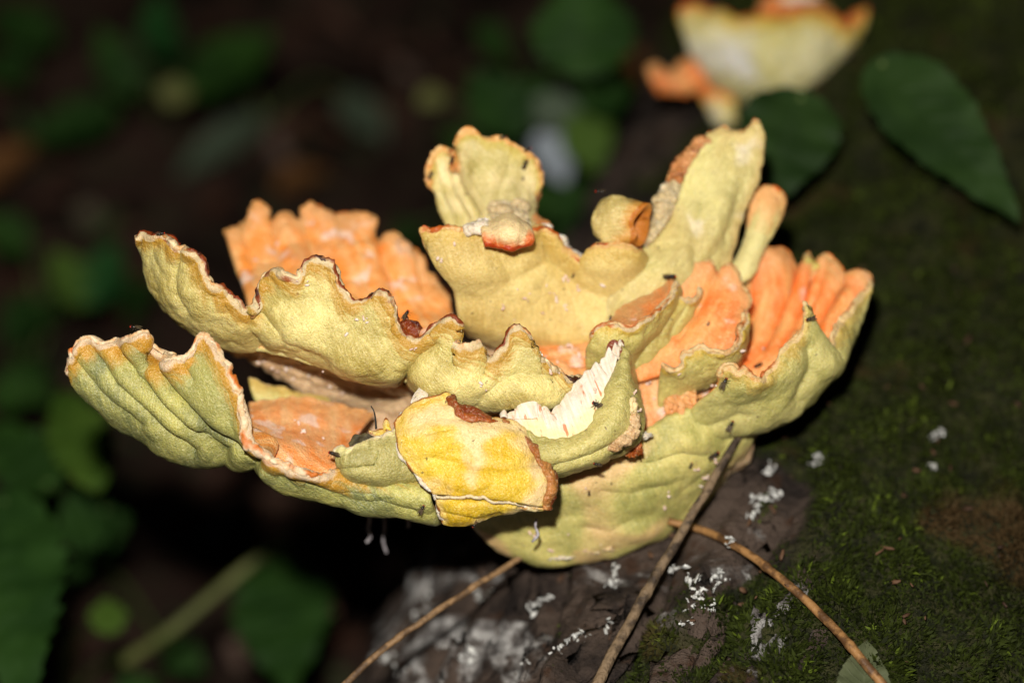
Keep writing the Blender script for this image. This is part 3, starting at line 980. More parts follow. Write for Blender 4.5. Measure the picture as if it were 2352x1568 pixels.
# a curl hanging over the rim, dried red along its edge
sheet('curled_shell', [[(1112, 566, 36), (1125, 573, 31), (1145, 577, 28), (1165, 572, 28), (1185, 576, 28), (1205, 568, 36), (1218, 558, 46)],
                       [(1106, 540, 28), (1150, 538, 12), (1190, 538, 14), (1224, 548, 40)], [(1102, 514, 68), (1140, 506, 53), (1180, 506, 58), (1216, 528, 78)],
                       [(1105, 510, 108), (1140, 508, 108), (1180, 510, 108), (1212, 530, 113)]],
      M_shell, fungus, T=14, nu=80, nv=50, seed=13, pleat=(110, 0.003))
sheet('torn_edge', [[(1066, 518, 66), (1085, 508, 63), (1105, 502, 60), (1122, 505, 63)], [(1066, 530, 53), (1085, 525, 46), (1105, 520, 48), (1120, 522, 56)],
                    [(1072, 542, 56), (1088, 538, 50), (1106, 540, 50), (1118, 538, 58)]], M_torn, fungus, T=10, nu=40, nv=24, seed=14, crumble=0.0008)
# the barrel-shaped curl
M_barrel = fungus_mat('flesh_curl', pA=(206, 182, 104), pB=(222, 198, 130), band=(206, 142, 48), tA=(170, 90, 30), tB=(190, 110, 40), lip=(190, 116, 40), stain=(130, 56, 16),
                      lip_w=1.6, band_w=9, seed=18)
prof_ = [(-0.02, 3), (0.0, 18), (0.04, 32), (0.12, 42), (0.25, 50), (0.42, 54), (0.6, 54), (0.78, 52), (0.92, 50), (1.0, 47), (1.03, 43), (1.0, 39), (0.88, 36), (0.7, 30), (0.55, 16), (0.5, 2)]
tt_ = np.linspace(0, 1, 90)
pr_ = hermite(np.linspace(0, 1, len(prof_)), np.array(prof_, float), tt_)
a0_, a1_ = at(1364, 502, 170), at(1472, 520, 132)
ax_ = (a1_ - a0_) / np.linalg.norm(a1_ - a0_)
e1_ = UP - (UP @ ax_) * ax_
e1_ /= np.linalg.norm(e1_)
e2_ = np.cross(ax_, e1_)
kk_ = 56
an_ = np.linspace(0, 2 * math.pi, kk_, endpoint=False)
v = a0_ + pr_[:, None, 0:1] * (a1_ - a0_) + (np.cos(an_)[None, :, None] * e1_ * 1.05 + np.sin(an_)[None, :, None] * e2_) * pr_[:, None, 1:2] * S
nz_ = 0.0022 * fbm(v * 75 + 3, 3) * np.clip(pr_[:, 1:2] / 40, 0, 1) + 0.004 * np.clip(pr_[:, 0:1], 0, 1)**4 * fbm(v * 60 + 8, 2)
rd_ = v - (a0_ + pr_[:, None, 0:1] * (a1_ - a0_))
v = v + rd_ / (np.linalg.norm(rd_, axis=-1, keepdims=True) + 1e-9) * nz_[..., None] + ax_ * (0.004 * fbm(v * 50 + 20, 2) * np.clip(pr_[:, 0:1], 0, 1)**3)[..., None]
ix_ = np.arange(90 * kk_).reshape(90, kk_)
nx_ = np.roll(ix_, -1, 1)
f = np.stack([ix_[:-1], nx_[:-1], nx_[1:], ix_[1:]], -1).reshape(-1, 4)
v = v.reshape(-1, 3)
q_ = cam2px(world2cam(v))
rim_ = np.repeat(np.where(tt_ < 0.62, np.clip(1.0 - pr_[:, 0], 0, 1), 0.05) * 18.0, kk_)
make_obj('barrel_curl', v, f, M_barrel, fungus, origin=base_of(fungus), attrs={'rim': rim_, 'side': np.ones(len(v)), 'uvn': np.stack([q_[:, 1] * S * 1000, q_[:, 0] * S * 1000, q_[:, 0] * 0], -1)})
SURF.append((q_, np.tile(-FW, (len(q_), 1))))
# --- the upper fan
L5 = [
    [(984, 420, 330), (977, 398, 332), (984, 375, 332), (1000, 350, 335), (1012, 336, 335), (1024, 352, 328), (1030, 385, 318), (1044, 372, 318), (1050, 325, 310), (1062, 304, 300), (1084, 297, 300),
     (1110, 315, 300), (1135, 319, 300), (1150, 317, 300), (1180, 331, 300), (1205, 345, 300), (1225, 358, 310), (1240, 382, 320), (1247, 412, 330), (1238, 445, 330)],
    [(1000, 450, 310), (1020, 425, 300), (1060, 400, 280), (1110, 380, 258), (1160, 390, 258), (1200, 420, 278), (1228, 465, 300)],
    [(1010, 485, 290), (1035, 470, 270), (1075, 450, 248), (1120, 440, 238), (1160, 445, 238), (1200, 465, 255), (1226, 492, 280)],
    [(1025, 518, 270), (1050, 514, 260), (1090, 508, 240), (1130, 500, 230), (1165, 500, 230), (1200, 510, 240), (1232, 530, 250)],
    [(1060, 600, 260), (1090, 600, 250), (1120, 600, 230), (1150, 600, 225), (1180, 600, 225), (1210, 605, 235), (1240, 610, 245)],
]
sheet('fan_lobe', L5, M_fan, fungus, T=18, nu=180, nv=80, seed=16, pleat=(55, 0.003), flare=60, lip=(7, K_fan),
      creases=[([(1048, 345), (1056, 420), (1100, 490)], 9, 20), ([(1024, 360), (1036, 430), (1075, 500)], 7, 14), ([(1000, 370), (1015, 440), (1045, 505)], 6, 9),
               ([(1180, 340), (1150, 420), (1140, 480)], 10, 5)], bumps=[(1120, 400, 50, 50, 16)])
sheet('torn_edge', [[(1215, 352, 300), (1236, 372, 305), (1246, 405, 310), (1242, 440, 312), (1232, 470, 300), (1240, 505, 280), (1270, 530, 250)],
                    [(1206, 372, 285), (1222, 390, 288), (1230, 420, 290), (1226, 450, 288), (1214, 480, 270), (1222, 515, 250), (1262, 540, 235)],
                    [(1198, 395, 285), (1206, 420, 280), (1208, 450, 275), (1198, 470, 260), (1190, 490, 240), (1205, 522, 230), (1252, 548, 225)]],
      M_rust, fungus, T=12, nu=100, nv=36, seed=17, crumble=0.0012)
sheet('torn_edge', [[(1122, 478, 215), (1140, 458, 212), (1165, 462, 212), (1195, 452, 220), (1215, 470, 230)], [(1126, 496, 195), (1150, 488, 190), (1180, 488, 190), (1212, 500, 205)],
                    [(1130, 512, 180), (1155, 508, 172), (1185, 508, 172), (1220, 522, 185)]], M_pit, fungus, T=12, nu=60, nv=34, seed=18, crumble=0.0011)
sheet('torn_edge', [[(1228, 525, 200), (1250, 522, 205), (1275, 538, 215), (1298, 550, 230), (1312, 576, 238), (1345, 590, 235)],
                    [(1232, 540, 190), (1252, 542, 192), (1275, 560, 205), (1292, 578, 220), (1312, 592, 225), (1345, 602, 222)]],
      M_torn, fungus, T=12, nu=80, nv=20, seed=19, crumble=0.0014)
# --- a club-shaped lobe behind the tall one
sheet('club_lobe', [[(1724, 462, 335), (1738, 440, 332), (1768, 428, 330), (1795, 440, 332), (1802, 462, 336)], [(1720, 500, 330), (1760, 490, 305), (1797, 495, 330)],
                    [(1712, 545, 325), (1745, 540, 300), (1778, 535, 320)], [(1690, 592, 310), (1720, 590, 290), (1752, 575, 310)], [(1648, 650, 300), (1700, 655, 285), (1735, 625, 300)]],
      fungus_mat('flesh_club', pA=(212, 200, 122), pB=(220, 208, 140), band=(230, 164, 96), tA=(236, 150, 70), tB=(236, 180, 110), lip=(222, 110, 40), stain=(214, 96, 30),
                 lip_w=1.8, band_w=20, band_amt=0.9, seed=19), fungus, T=30, nu=50, nv=60, seed=20, rim=('r0',))

# --- right side: the orange bowl
L6 = [
    [(1716, 625, 330), (1735, 590, 335), (1755, 567, 340), (1785, 570, 345), (1815, 578, 350), (1832, 602, 350), (1845, 606, 350), (1853, 580, 355), (1863, 584, 355), (1872, 614, 350), (1885, 588, 350),
     (1900, 580, 350), (1925, 620, 340), (1936, 650, 340), (1948, 664, 330), (1968, 640, 320), (2001, 637, 310), (1992, 668, 300), (1976, 700, 290), (1976, 728, 280), (1952, 765, 250), (1930, 805, 220)],
    [(1710, 690, 300), (1760, 680, 310), (1810, 670, 310), (1850, 680, 310), (1890, 690, 300), (1925, 720, 270), (1935, 755, 240), (1915, 800, 215)],
    [(1680, 770, 270), (1730, 760, 270), (1790, 760, 265), (1840, 770, 250), (1880, 785, 230), (1900, 810, 210), (1890, 840, 195)],
    [(1620, 860, 240), (1680, 850, 235), (1740, 840, 225), (1790, 845, 210), (1830, 855, 200), (1850, 870, 190)],
    [(1560, 930, 225), (1640, 910, 220), (1720, 900, 215), (1780, 895, 205), (1840, 890, 200)],
]
sheet('lobe', L6, M_red, fungus, T=22, nu=200, nv=90, seed=21, pleat=(40, 0.0065), rough=0.0012, rough_f=40, lip=(6, K_orange),
      creases=[([(1840, 605), (1812, 690), (1760, 800)], 9, 36), ([(1872, 614), (1850, 700), (1800, 800)], 9, 34), ([(1940, 662), (1890, 730), (1835, 810)], 11, 36), ([(1725, 640), (1735, 700), (1720, 780)], 12, 24), ([(1905, 600), (1880, 680), (1840, 760)], 8, 18), ([(1780, 600), (1790, 660)], 24, -16)])
L6b = [
    [(1652, 862, 60), (1658, 845, 55), (1680, 840, 50), (1695, 852, 42), (1715, 850, 40), (1735, 868, 48), (1748, 868, 62), (1758, 858, 70), (1770, 842, 80), (1798, 803, 90), (1835, 761, 110), (1860, 737, 120),
     (1867, 760, 130), (1853, 795, 140), (1871, 817, 150), (1893, 804, 160), (1908, 774, 180), (1925, 745, 210), (1945, 713, 240), (1964, 688, 260), (1985, 665, 290), (2000, 642, 310)],
    [(1640, 890, 75), (1720, 890, 45), (1790, 870, 55), (1850, 840, 90), (1910, 830, 140), (1950, 780, 200), (1980, 728, 255)],
    [(1590, 935, 120), (1680, 930, 85), (1780, 920, 85), (1850, 890, 110), (1910, 850, 160), (1945, 800, 210), (1972, 745, 262)],
    [(1560, 995, 180), (1660, 988, 150), (1750, 978, 140), (1820, 947, 150), (1886, 887, 190), (1930, 827, 240), (1965, 768, 290)],
    [(1560, 1000, 260), (1660, 1000, 240), (1750, 985, 230), (1815, 955, 240), (1875, 897, 280), (1920, 837, 320), (1955, 778, 345)],
]
sheet('lobe', L6b, M_rightout, fungus, T=20, nu=220, nv=80, seed=22, rough=0.0012, rough_f=40, flare=45, lip=(8, K_right),
      creases=[([(1855, 800), (1860, 850), (1830, 920)], 16, 14), ([(1700, 950), (1600, 990)], 12, 8)], bumps=[(1700, 880, 40, 22, 10), (1905, 840, 30, 30, 10)])
# --- middle right petals
L7a = [
    [(1525, 645, 190), (1545, 622, 195), (1564, 611, 200), (1600, 596, 210), (1634, 604, 210), (1646, 625, 205), (1663, 611, 205), (1690, 620, 200), (1704, 650, 190), (1719, 680, 180), (1720, 712, 160)],
    [(1515, 700, 185), (1580, 680, 190), (1640, 670, 190), (1690, 690, 170), (1714, 722, 145)],
    [(1480, 780, 165), (1550, 760, 160), (1620, 740, 150), (1680, 750, 135), (1706, 748, 125)],
    [(1440, 840, 145), (1520, 820, 140), (1600, 800, 130), (1660, 790, 120), (1692, 782, 112)],
    [(1430, 890, 140), (1500, 870, 140), (1600, 840, 135), (1685, 805, 125)],
]
sheet('lobe', L7a, M_red, fungus, T=18, nu=130, nv=80, seed=23, pleat=(28, 0.002), rough=0.0008, lip=(7, K_right), creases=[([(1646, 625), (1610, 700), (1560, 780)], 12, 12)])
L7b = [
    [(1518, 832, 100), (1535, 842, 95), (1560, 839, 90), (1570, 813, 85), (1590, 801, 85), (1625, 794, 80), (1660, 806, 80), (1680, 799, 85), (1695, 780, 100), (1708, 745, 120), (1721, 711, 152)],
    [(1513, 870, 110), (1580, 860, 92), (1640, 845, 92), (1690, 820, 108), (1718, 770, 142)],
    [(1510, 920, 140), (1570, 892, 135), (1630, 872, 138), (1680, 847, 150), (1714, 792, 175)],
    [(1512, 965, 190), (1570, 915, 200), (1640, 885, 205), (1680, 855, 215), (1710, 800, 230)],
]
sheet('lobe', L7b, M_petal, fungus, T=18, nu=130, nv=60, seed=24, flare=35, lip=(9, K_right))
L8 = [
    [(1357, 770, 70), (1364, 752, 65), (1395, 739, 60), (1412, 742, 55), (1430, 753, 55), (1450, 750, 55), (1473, 733, 60), (1495, 728, 70), (1513, 706, 90), (1533, 689, 110), (1543, 667, 130), (1553, 644, 152)],
    [(1346, 800, 78), (1400, 790, 50), (1450, 785, 55), (1500, 755, 88), (1540, 705, 130), (1562, 660, 165)],
    [(1345, 835, 100), (1400, 830, 78), (1440, 820, 88), (1490, 780, 120), (1540, 722, 160), (1564, 680, 185)],
    [(1350, 872, 150), (1420, 862, 150), (1450, 834, 155), (1490, 795, 175), (1540, 738, 205)],
]
sheet('lobe', L8, M_petal, fungus, T=16, nu=130, nv=60, seed=25, bumps=[(1395, 790, 30, 35, 8)], flare=35, lip=(6.5, K_right))
sheet('cap_floor', [[(1395, 742, 130), (1441, 697, 175), (1495, 657, 200), (1527, 640, 205), (1550, 638, 190)], [(1396, 743, 95), (1445, 722, 115), (1495, 692, 138), (1530, 665, 155), (1550, 642, 170)],
                    [(1395, 746, 66), (1450, 750, 62), (1495, 728, 78), (1532, 690, 116), (1552, 648, 152)]],
      fungus_mat('cap_brownish', pA=(200, 180, 110), pB=(214, 200, 130), band=(220, 180, 110), tA=(226, 128, 60), tB=(204, 146, 92), lip=(196, 140, 84), stain=(190, 96, 40), front='top', lip_w=0.8, white=0.7, seed=20),
      fungus, T=12, nu=90, nv=40, seed=26)
sheet('lobe', [[(1455, 780, 125), (1500, 745, 132), (1547, 693, 150), (1559, 679, 155), (1571, 684, 150), (1578, 696, 148), (1595, 682, 165), (1606, 658, 182)],
               [(1440, 830, 130), (1500, 790, 130), (1545, 745, 140), (1575, 722, 150), (1600, 692, 172), (1610, 668, 192)],
               [(1430, 858, 150), (1490, 838, 150), (1540, 797, 160), (1577, 747, 175), (1604, 702, 202)],
               [(1430, 870, 200), (1490, 850, 210), (1540, 805, 215), (1580, 755, 225), (1604, 710, 245)]], M_petal, fungus, T=14, nu=100, nv=50, seed=27, flare=20, lip=(4, K_right), creases=[([(1578, 700), (1540, 770)], 10, 10)])
# --- floors of the caps between the tiers
sheet('cap_floor', [[(1210, 775, 270), (1290, 752, 270), (1365, 760, 250)], [(1220, 812, 205), (1290, 808, 195), (1355, 806, 185)], [(1260, 860, 120), (1310, 866, 115), (1360, 862, 120)], [(1275, 905, 90), (1320, 905, 90), (1365, 900, 100)]],
      M_peach, fungus, T=14, nu=70, nv=60, seed=28, rough=0.002, rough_f=60)
sheet('cap_floor', [[(1425, 850, 190), (1480, 842, 190), (1540, 846, 180)], [(1425, 910, 165), (1480, 912, 165), (1540, 900, 160)], [(1440, 975, 150), (1490, 985, 150), (1545, 965, 155)], [(1450, 1020, 140), (1500, 1020, 140), (1560, 1005, 150)]],
      M_peach, fungus, T=14, nu=60, nv=60, seed=29, rough=0.002, rough_f=60)
sheet('cap_floor', [[(1525, 905, 145), (1560, 893, 140), (1600, 895, 140)], [(1525, 935, 130), (1560, 930, 125), (1600, 925, 125)], [(1530, 955, 135), (1560, 955, 130), (1595, 945, 135)]],
      M_peach, fungus, T=10, nu=50, nv=40, seed=30, rough=0.003, rough_f=90, edge_amp=0.004)
# --- the body of the bracket, bulging out of the bark
L12 = [
    [(1040, 1140, 130), (1150, 1095, 110), (1270, 1060, 100), (1380, 1030, 100), (1470, 990, 110), (1540, 950, 130), (1620, 925, 150), (1700, 955, 190), (1728, 985, 230)],
    [(1065, 1185, 170), (1160, 1160, 140), (1270, 1130, 120), (1380, 1110, 120), (1480, 1080, 130), (1570, 1040, 150), (1640, 1020, 180), (1700, 1010, 220), (1724, 1002, 250)],
    [(1085, 1212, 210), (1170, 1200, 180), (1270, 1180, 160), (1380, 1170, 160), (1480, 1150, 170), (1570, 1110, 190), (1640, 1070, 220), (1692, 1042, 250), (1718, 1022, 270)],
    [(1105, 1230, 240), (1180, 1236, 210), (1270, 1242, 200), (1370, 1232, 200), (1460, 1207, 210), (1540, 1172, 230), (1610, 1122, 260), (1672, 1068, 280), (1708, 1038, 300)],
    [(1130, 1248, 265), (1190, 1270, 245), (1260, 1286, 235), (1340, 1274, 235), (1440, 1252, 245), (1537, 1204, 265), (1602, 1152, 295), (1662, 1088, 315), (1702, 1050, 335)],
    [(1150, 1240, 360), (1200, 1262, 350), (1260, 1275, 345), (1340, 1262, 345), (1440, 1240, 350), (1530, 1195, 370), (1595, 1145, 400), (1655, 1080, 420), (1695, 1045, 430)],
]
sheet('body', L12, M_base, fungus, T=30, nu=240, nv=110, seed=31, rough=0.0016, rough_f=26, vp=1.0, pleat=(24, 0.002), rim=('r1',),
      creases=[([(1380, 1118), (1440, 1126), (1500, 1108), (1560, 1092)], 11, 5), ([(1330, 1205), (1400, 1210), (1450, 1190)], 10, 4), ([(1420, 1062), (1500, 1056), (1560, 1030), (1620, 1040)], 9, 6), ([(1560, 1120), (1620, 1075)], 8, 5)],
      bumps=[(1460, 1214, 50, 20, 14), (1580, 1010, 40, 20, 14), (1500, 1088, 40, 16, 9), (1390, 1160, 40, 20, 8)])
sheet('core', [[(700, 830, 380), (1000, 800, 340), (1300, 790, 320), (1600, 860, 320), (1760, 930, 330)], [(760, 940, 360), (1000, 960, 300), (1300, 960, 270), (1600, 980, 280), (1740, 990, 310)],
               [(850, 1040, 330), (1000, 1080, 270), (1300, 1100, 240), (1600, 1080, 270), (1720, 1030, 310)], [(950, 1120, 330), (1050, 1150, 280), (1300, 1170, 270), (1580, 1140, 310), (1700, 1050, 350)]],
      M_under, fungus, T=40, nu=120, nv=50, seed=32, rough=0.003)
# --- front centre: a lobe snapped off, its white flesh bared
L9top = [(1149, 955, -40), (1158, 940, -38), (1164, 953, -38), (1172, 945, -37), (1184, 942, -36), (1190, 918, -30), (1206, 903, -26), (1216, 906, -26), (1227, 900, -26), (1234, 912, -28), (1233, 940, -34), (1248, 931, -34), (1254, 938, -35), (1263, 950, -36), (1276, 934, -34), (1286, 930, -32),
         (1300, 904, -26), (1312, 898, -23), (1319, 882, -20), (1344, 853, -12), (1356, 850, -8), (1365, 828, -4), (1372, 840, -4), (1380, 826, 0), (1390, 820, 2), (1397, 796, 8), (1404, 808, 8), (1412, 785, 14), (1417, 797, 14), (1424, 780, 18), (1430, 790, 18)]
sheet('torn_face', [L9top, [(1150, 963, -60), (1180, 968, -64), (1230, 972, -66), (1290, 952, -60), (1345, 905, -44), (1378, 862, -22), (1402, 828, 0), (1429, 794, 16)],
                    [(1152, 976, -68), (1203, 990, -78), (1259, 1009, -84), (1325, 997, -82), (1355, 978, -74), (1385, 929, -54), (1397, 880, -34), (1409, 856, -22), (1425, 819, -8), (1432, 796, 12)]],
      M_fibre, fungus, T=7, nu=260, nv=70, seed=33, rough=0.0006, rough_f=60, edge_amp=0.0012, lip_amp=0.0003, swell=0.0, vp=1.0, sharp=True, planar=True)
sheet('torn_face', [[(1188, 926, -46), (1194, 912, -44), (1206, 902, -42), (1216, 905, -42), (1227, 899, -42), (1235, 912, -44), (1233, 930, -48)], [(1184, 944, -58), (1200, 940, -62), (1220, 936, -62), (1235, 942, -58)],
                    [(1180, 962, -64), (1200, 962, -68), (1222, 962, -68), (1238, 960, -64)]], M_fibre, fungus, T=6, nu=60, nv=40, seed=73, rough=0.0005, swell=0, sharp=True, planar=True, vp=1.0)
sheet('dried_tip', [[(1392, 806, 20), (1400, 788, 24), (1412, 782, 26), (1420, 786, 24), (1428, 778, 26), (1432, 796, 22)], [(1394, 822, 14), (1404, 808, 14), (1416, 806, 12), (1430, 806, 14)], [(1396, 842, 10), (1404, 826, 10), (1414, 820, 8), (1430, 818, 12)]],
      M_curl, fungus, T=6, nu=50, nv=30, seed=74, register=False)
L9 = [
    [(1150, 975, -62), (1203, 990, -73), (1259, 1008, -80), (1325, 997, -78), (1355, 978, -70), (1384, 929, -50), (1396, 880, -30), (1408, 856, -18), (1424, 819, -6), (1431, 796, 12)],
    [(1165, 1010, -85), (1240, 1040, -110), (1300, 1040, -112), (1360, 1010, -110), (1408, 960, -92), (1428, 900, -62), (1434, 850, -30), (1437, 802, 5)],
    [(1190, 1060, -80), (1270, 1075, -90), (1330, 1062, -90), (1390, 1037, -80), (1440, 992, -62), (1456, 942, -42), (1447, 882, -12), (1440, 812, 15)],
    [(1205, 1085, -20), (1275, 1086, -20), (1340, 1072, -20), (1400, 1052, -10), (1456, 1017, 0), (1470, 962, 10), (1455, 892, 30), (1443, 818, 45)],
    [(1230, 1070, 100), (1290, 1070, 110), (1340, 1060, 110), (1400, 1040, 110), (1450, 1005, 110), (1464, 955, 110), (1450, 890, 110), (1440, 830, 110)],
]
sheet('broken_lobe', L9, fungus_mat('flesh_broken', pA=(172, 162, 92), pB=(206, 192, 116), band=(160, 150, 84), tA=(236, 150, 70), tB=(236, 180, 110), lip=(216, 200, 150), stain=(196, 170, 110),
      lip_w=0.6, band_amt=0.3, seed=21), fungus, T=18, nu=170, nv=80, seed=34, rough=0.0012, creases=[([(1270, 1070), (1360, 1045), (1430, 1000)], 6, 10), ([(1400, 1050), (1440, 1020)], 6, 8)])
for (x, y, d, sx, sy) in [(1452, 932, -66, 13, 22), (1456, 968, -64, 17, 24), (1448, 996, -72, 20, 18), (1428, 1012, -80, 26, 15), (1410, 1028, -80, 18, 10)]:
    c = at(x, y, d)
    v, f = blob_mesh(c, [RT * sx * S, UP * sy * S, FW * 14 * S], 20, 14, 0.35, 4, seed=x)
    o = make_obj('nodule', v, f, M_shell if y < 950 else M_crumb, fungus, origin=base_of(fungus), attrs={'rim': np.full(len(v), 9.0), 'side': np.ones(len(v)), 'uvn': np.asarray(v) * 1000})
# --- the yellow flap turned inside out and hanging down in front
L10 = [
    [(908, 975, -92), (918, 955, -90), (940, 930, -92), (965, 918, -92), (1005, 908, -88), (1030, 906, -84), (1052, 935, -90), (1075, 953, -92), (1110, 964, -88), (1150, 962, -82), (1175, 970, -78), (1200, 986, -74)],
    [(913, 1010, -112), (960, 985, -128), (1020, 975, -134), (1080, 985, -136), (1140, 995, -130), (1190, 1008, -114), (1228, 1024, -86)],
    [(918, 1040, -120), (970, 1038, -138), (1030, 1038, -146), (1100, 1042, -148), (1160, 1048, -142), (1215, 1058, -124), (1254, 1070, -92)],
    [(946, 1080, -124), (1000, 1086, -142), (1060, 1090, -150), (1120, 1092, -152), (1180, 1098, -146), (1234, 1106, -126), (1268, 1102, -94)],
    [(978, 1112, -126), (1030, 1122, -142), (1080, 1126, -150), (1130, 1130, -150), (1180, 1134, -144), (1228, 1142, -126), (1264, 1140, -98)],
    [(996, 1134, -122), (1040, 1140, -136), (1090, 1142, -142), (1140, 1146, -142), (1190, 1154, -136), (1228, 1162, -120), (1258, 1164, -100)],
]
M_flaprim = fungus_mat('flap_rim', pA=(150, 82, 34), pB=(190, 128, 66), band=(98, 38, 12), tA=(120, 60, 20), tB=(150, 80, 30), lip=(110, 46, 16), stain=(70, 24, 8), lip_w=0.8, band_w=3.4, band_amt=1.0, seed=42)
sheet('flap', L10, M_flap, fungus, T=15, nu=160, nv=130, seed=35, rough=0.0013, rough_f=45, rim=('r0', 'c1', 'c0'), vp=1.0, lip_amp=0.0008, edge_amp=0.0008,
      creases=[([(1060, 1078), (1150, 1082), (1250, 1064)], 9, 8), ([(980, 1000), (1040, 988)], 4, 4), ([(930, 1060), (1000, 1050), (1070, 1065)], 10, 5)],
      bumps=[(1010, 1025, 30, 30, 6), (1090, 1108, 60, 14, 6)])
sheet('flap_fold', [[(998, 1138, -112), (1030, 1140, -122), (1080, 1142, -128), (1130, 1147, -128), (1175, 1156, -124), (1215, 1164, -114)],
                    [(1000, 1152, -120), (1045, 1158, -142), (1095, 1160, -144), (1145, 1160, -136), (1200, 1166, -122), (1250, 1168, -104)],
                    [(1006, 1178, -112), (1050, 1182, -136), (1100, 1178, -134), (1150, 1172, -126), (1200, 1168, -114), (1252, 1170, -100)],
                    [(1018, 1198, -84), (1048, 1208, -96), (1075, 1206, -98), (1110, 1195, -98), (1150, 1183, -96), (1205, 1172, -96), (1250, 1173, -92)]],
      M_flap, fungus, T=12, nu=140, nv=60, seed=64, rough=0.001, rim=('c0',), lip=(2.6, M_torn), creases=[([(1010, 1175), (1090, 1190), (1150, 1176)], 5, 5)])
sheet('flap_rim', [[(1150, 962, -80), (1200, 982, -78), (1230, 1018, -88), (1256, 1064, -96), (1272, 1098, -100), (1268, 1138, -102), (1260, 1170, -100)], [(1150, 970, -104), (1193, 992, -104), (1218, 1026, -114), (1243, 1070, -120), (1258, 1103, -124), (1254, 1138, -122), (1248, 1168, -112)], [(1148, 974, -104), (1190, 996, -106), (1214, 1029, -116), (1239, 1073, -122), (1253, 1105, -126), (1249, 1138, -124), (1244, 1166, -114)]],
      M_flaprim, fungus, T=9, nu=150, nv=34, seed=65, crumble=0.0009, edge_amp=0.0016, vp=1.0)
sheet('fold_line', [[(1000, 1134, -138), (1040, 1137, -150), (1080, 1136, -156), (1125, 1142, -156), (1165, 1150, -150), (1205, 1162, -138)], [(1002, 1141, -138), (1040, 1144, -150), (1085, 1144, -156), (1125, 1149, -154), (1165, 1155, -148), (1205, 1164, -138)]],
      M_pit, fungus, T=3, nu=90, nv=10, seed=71, crumble=0.0005)
sheet('flap_rim', [[(908, 1010, -112), (914, 1042, -122), (940, 1080, -126), (970, 1110, -128), (992, 1134, -124), (996, 1150, -116), (1010, 1190, -96), (1030, 1205, -88)], [(914, 1008, -118), (922, 1040, -128), (950, 1080, -132), (982, 1112, -134), (1002, 1136, -128), (1008, 1152, -124), (1022, 1188, -106), (1040, 1204, -98)]],
      M_torn, fungus, T=8, nu=110, nv=14, seed=66, crumble=0.0007, edge_amp=0.0006)
sheet('dried_curl', [[(1015, 914, -72), (1028, 906, -80), (1042, 905, -85), (1060, 928, -95), (1085, 938, -97), (1110, 946, -94), (1140, 958, -85), (1165, 968, -70)],
                     [(1026, 925, -105), (1045, 932, -122), (1070, 950, -126), (1110, 956, -120), (1150, 968, -98)],
                     [(1036, 948, -112), (1056, 963, -130), (1085, 971, -132), (1108, 966, -126), (1130, 972, -118), (1152, 974, -102)]],
      M_curl, fungus, T=10, nu=110, nv=50, seed=36, lip_amp=0.0008, rough=0.0012, rough_f=90, lip=(5, K_flap), pleat=(120, 0.001),
      creases=[([(1050, 915), (1062, 940), (1090, 950), (1150, 964)], 5, 9)])
for rows_, sd in (([[(942, 925, -70), (950, 908, -62), (964, 890, -55), (972, 886, -52), (980, 898, -55), (986, 905, -58)], [(950, 935, -78), (965, 920, -80), (985, 912, -72)], [(948, 940, -76), (965, 932, -82), (990, 918, -76)]], 37),
                  ([[(905, 990, -60), (912, 965, -58), (922, 945, -60)], [(915, 995, -75), (924, 970, -78), (934, 950, -76)], [(922, 1000, -72), (932, 975, -76), (942, 952, -74)]], 38),
                  ([[(845, 985, -50), (858, 990, -55), (875, 984, -58), (890, 990, -58)], [(852, 992, -62), (872, 998, -70), (892, 1002, -70)], [(868, 1004, -64), (880, 1008, -68), (895, 1012, -70)]], 39),
                  ([[(880, 975, -58), (886, 958, -55), (894, 970, -58)], [(880, 990, -66), (888, 985, -72), (900, 992, -70)]], 40)):
    sheet('torn_shred', rows_, M_torn if sd < 39 else M_flap, fungus, T=7, nu=40, nv=20, seed=sd, rough=0.0005, lip_amp=0.0004, edge_amp=0.0008)
sheet('torn_edge', [[(1288, 872, 40), (1305, 862, 30), (1325, 872, 20), (1345, 862, 30)], [(1292, 884, 10), (1312, 886, 0), (1335, 880, 5), (1350, 874, 20)], [(1300, 896, 10), (1318, 898, 0), (1340, 888, 8)]],
      M_peach, fungus, T=8, nu=40, nv=24, seed=68, rough=0.002, rough_f=120)
for (x, y, d, sx, sy, mt) in [(1462, 1022, 40, 14, 24, M_curl), (1478, 1000, 60, 18, 8, M_torn), (1450, 1042, 30, 12, 10, M_curl), (1558, 1022, 130, 14, 8, M_peach), (1530, 990, 120, 12, 10, M_peach), (1335, 1266, 215, 36, 8, M_crumb), (1390, 1258, 215, 22, 7, M_crumb), (1290, 1280, 215, 26, 7, M_torn)]:
    v, f = blob_mesh(at(x, y, d), [RT * sx * S, UP * sy * S, FW * 9 * S], 18, 12, 0.9, 5, seed=x)
    make_obj('dried_scrap', v, f, mt, fungus, origin=base_of(fungus), attrs={'rim': np.full(len(v), 9.0), 'side': np.full(len(v), -1.0 if mt is M_peach else 1.0) * (-1 if mt is M_peach else 1), 'uvn': np.asarray(v) * 1000})
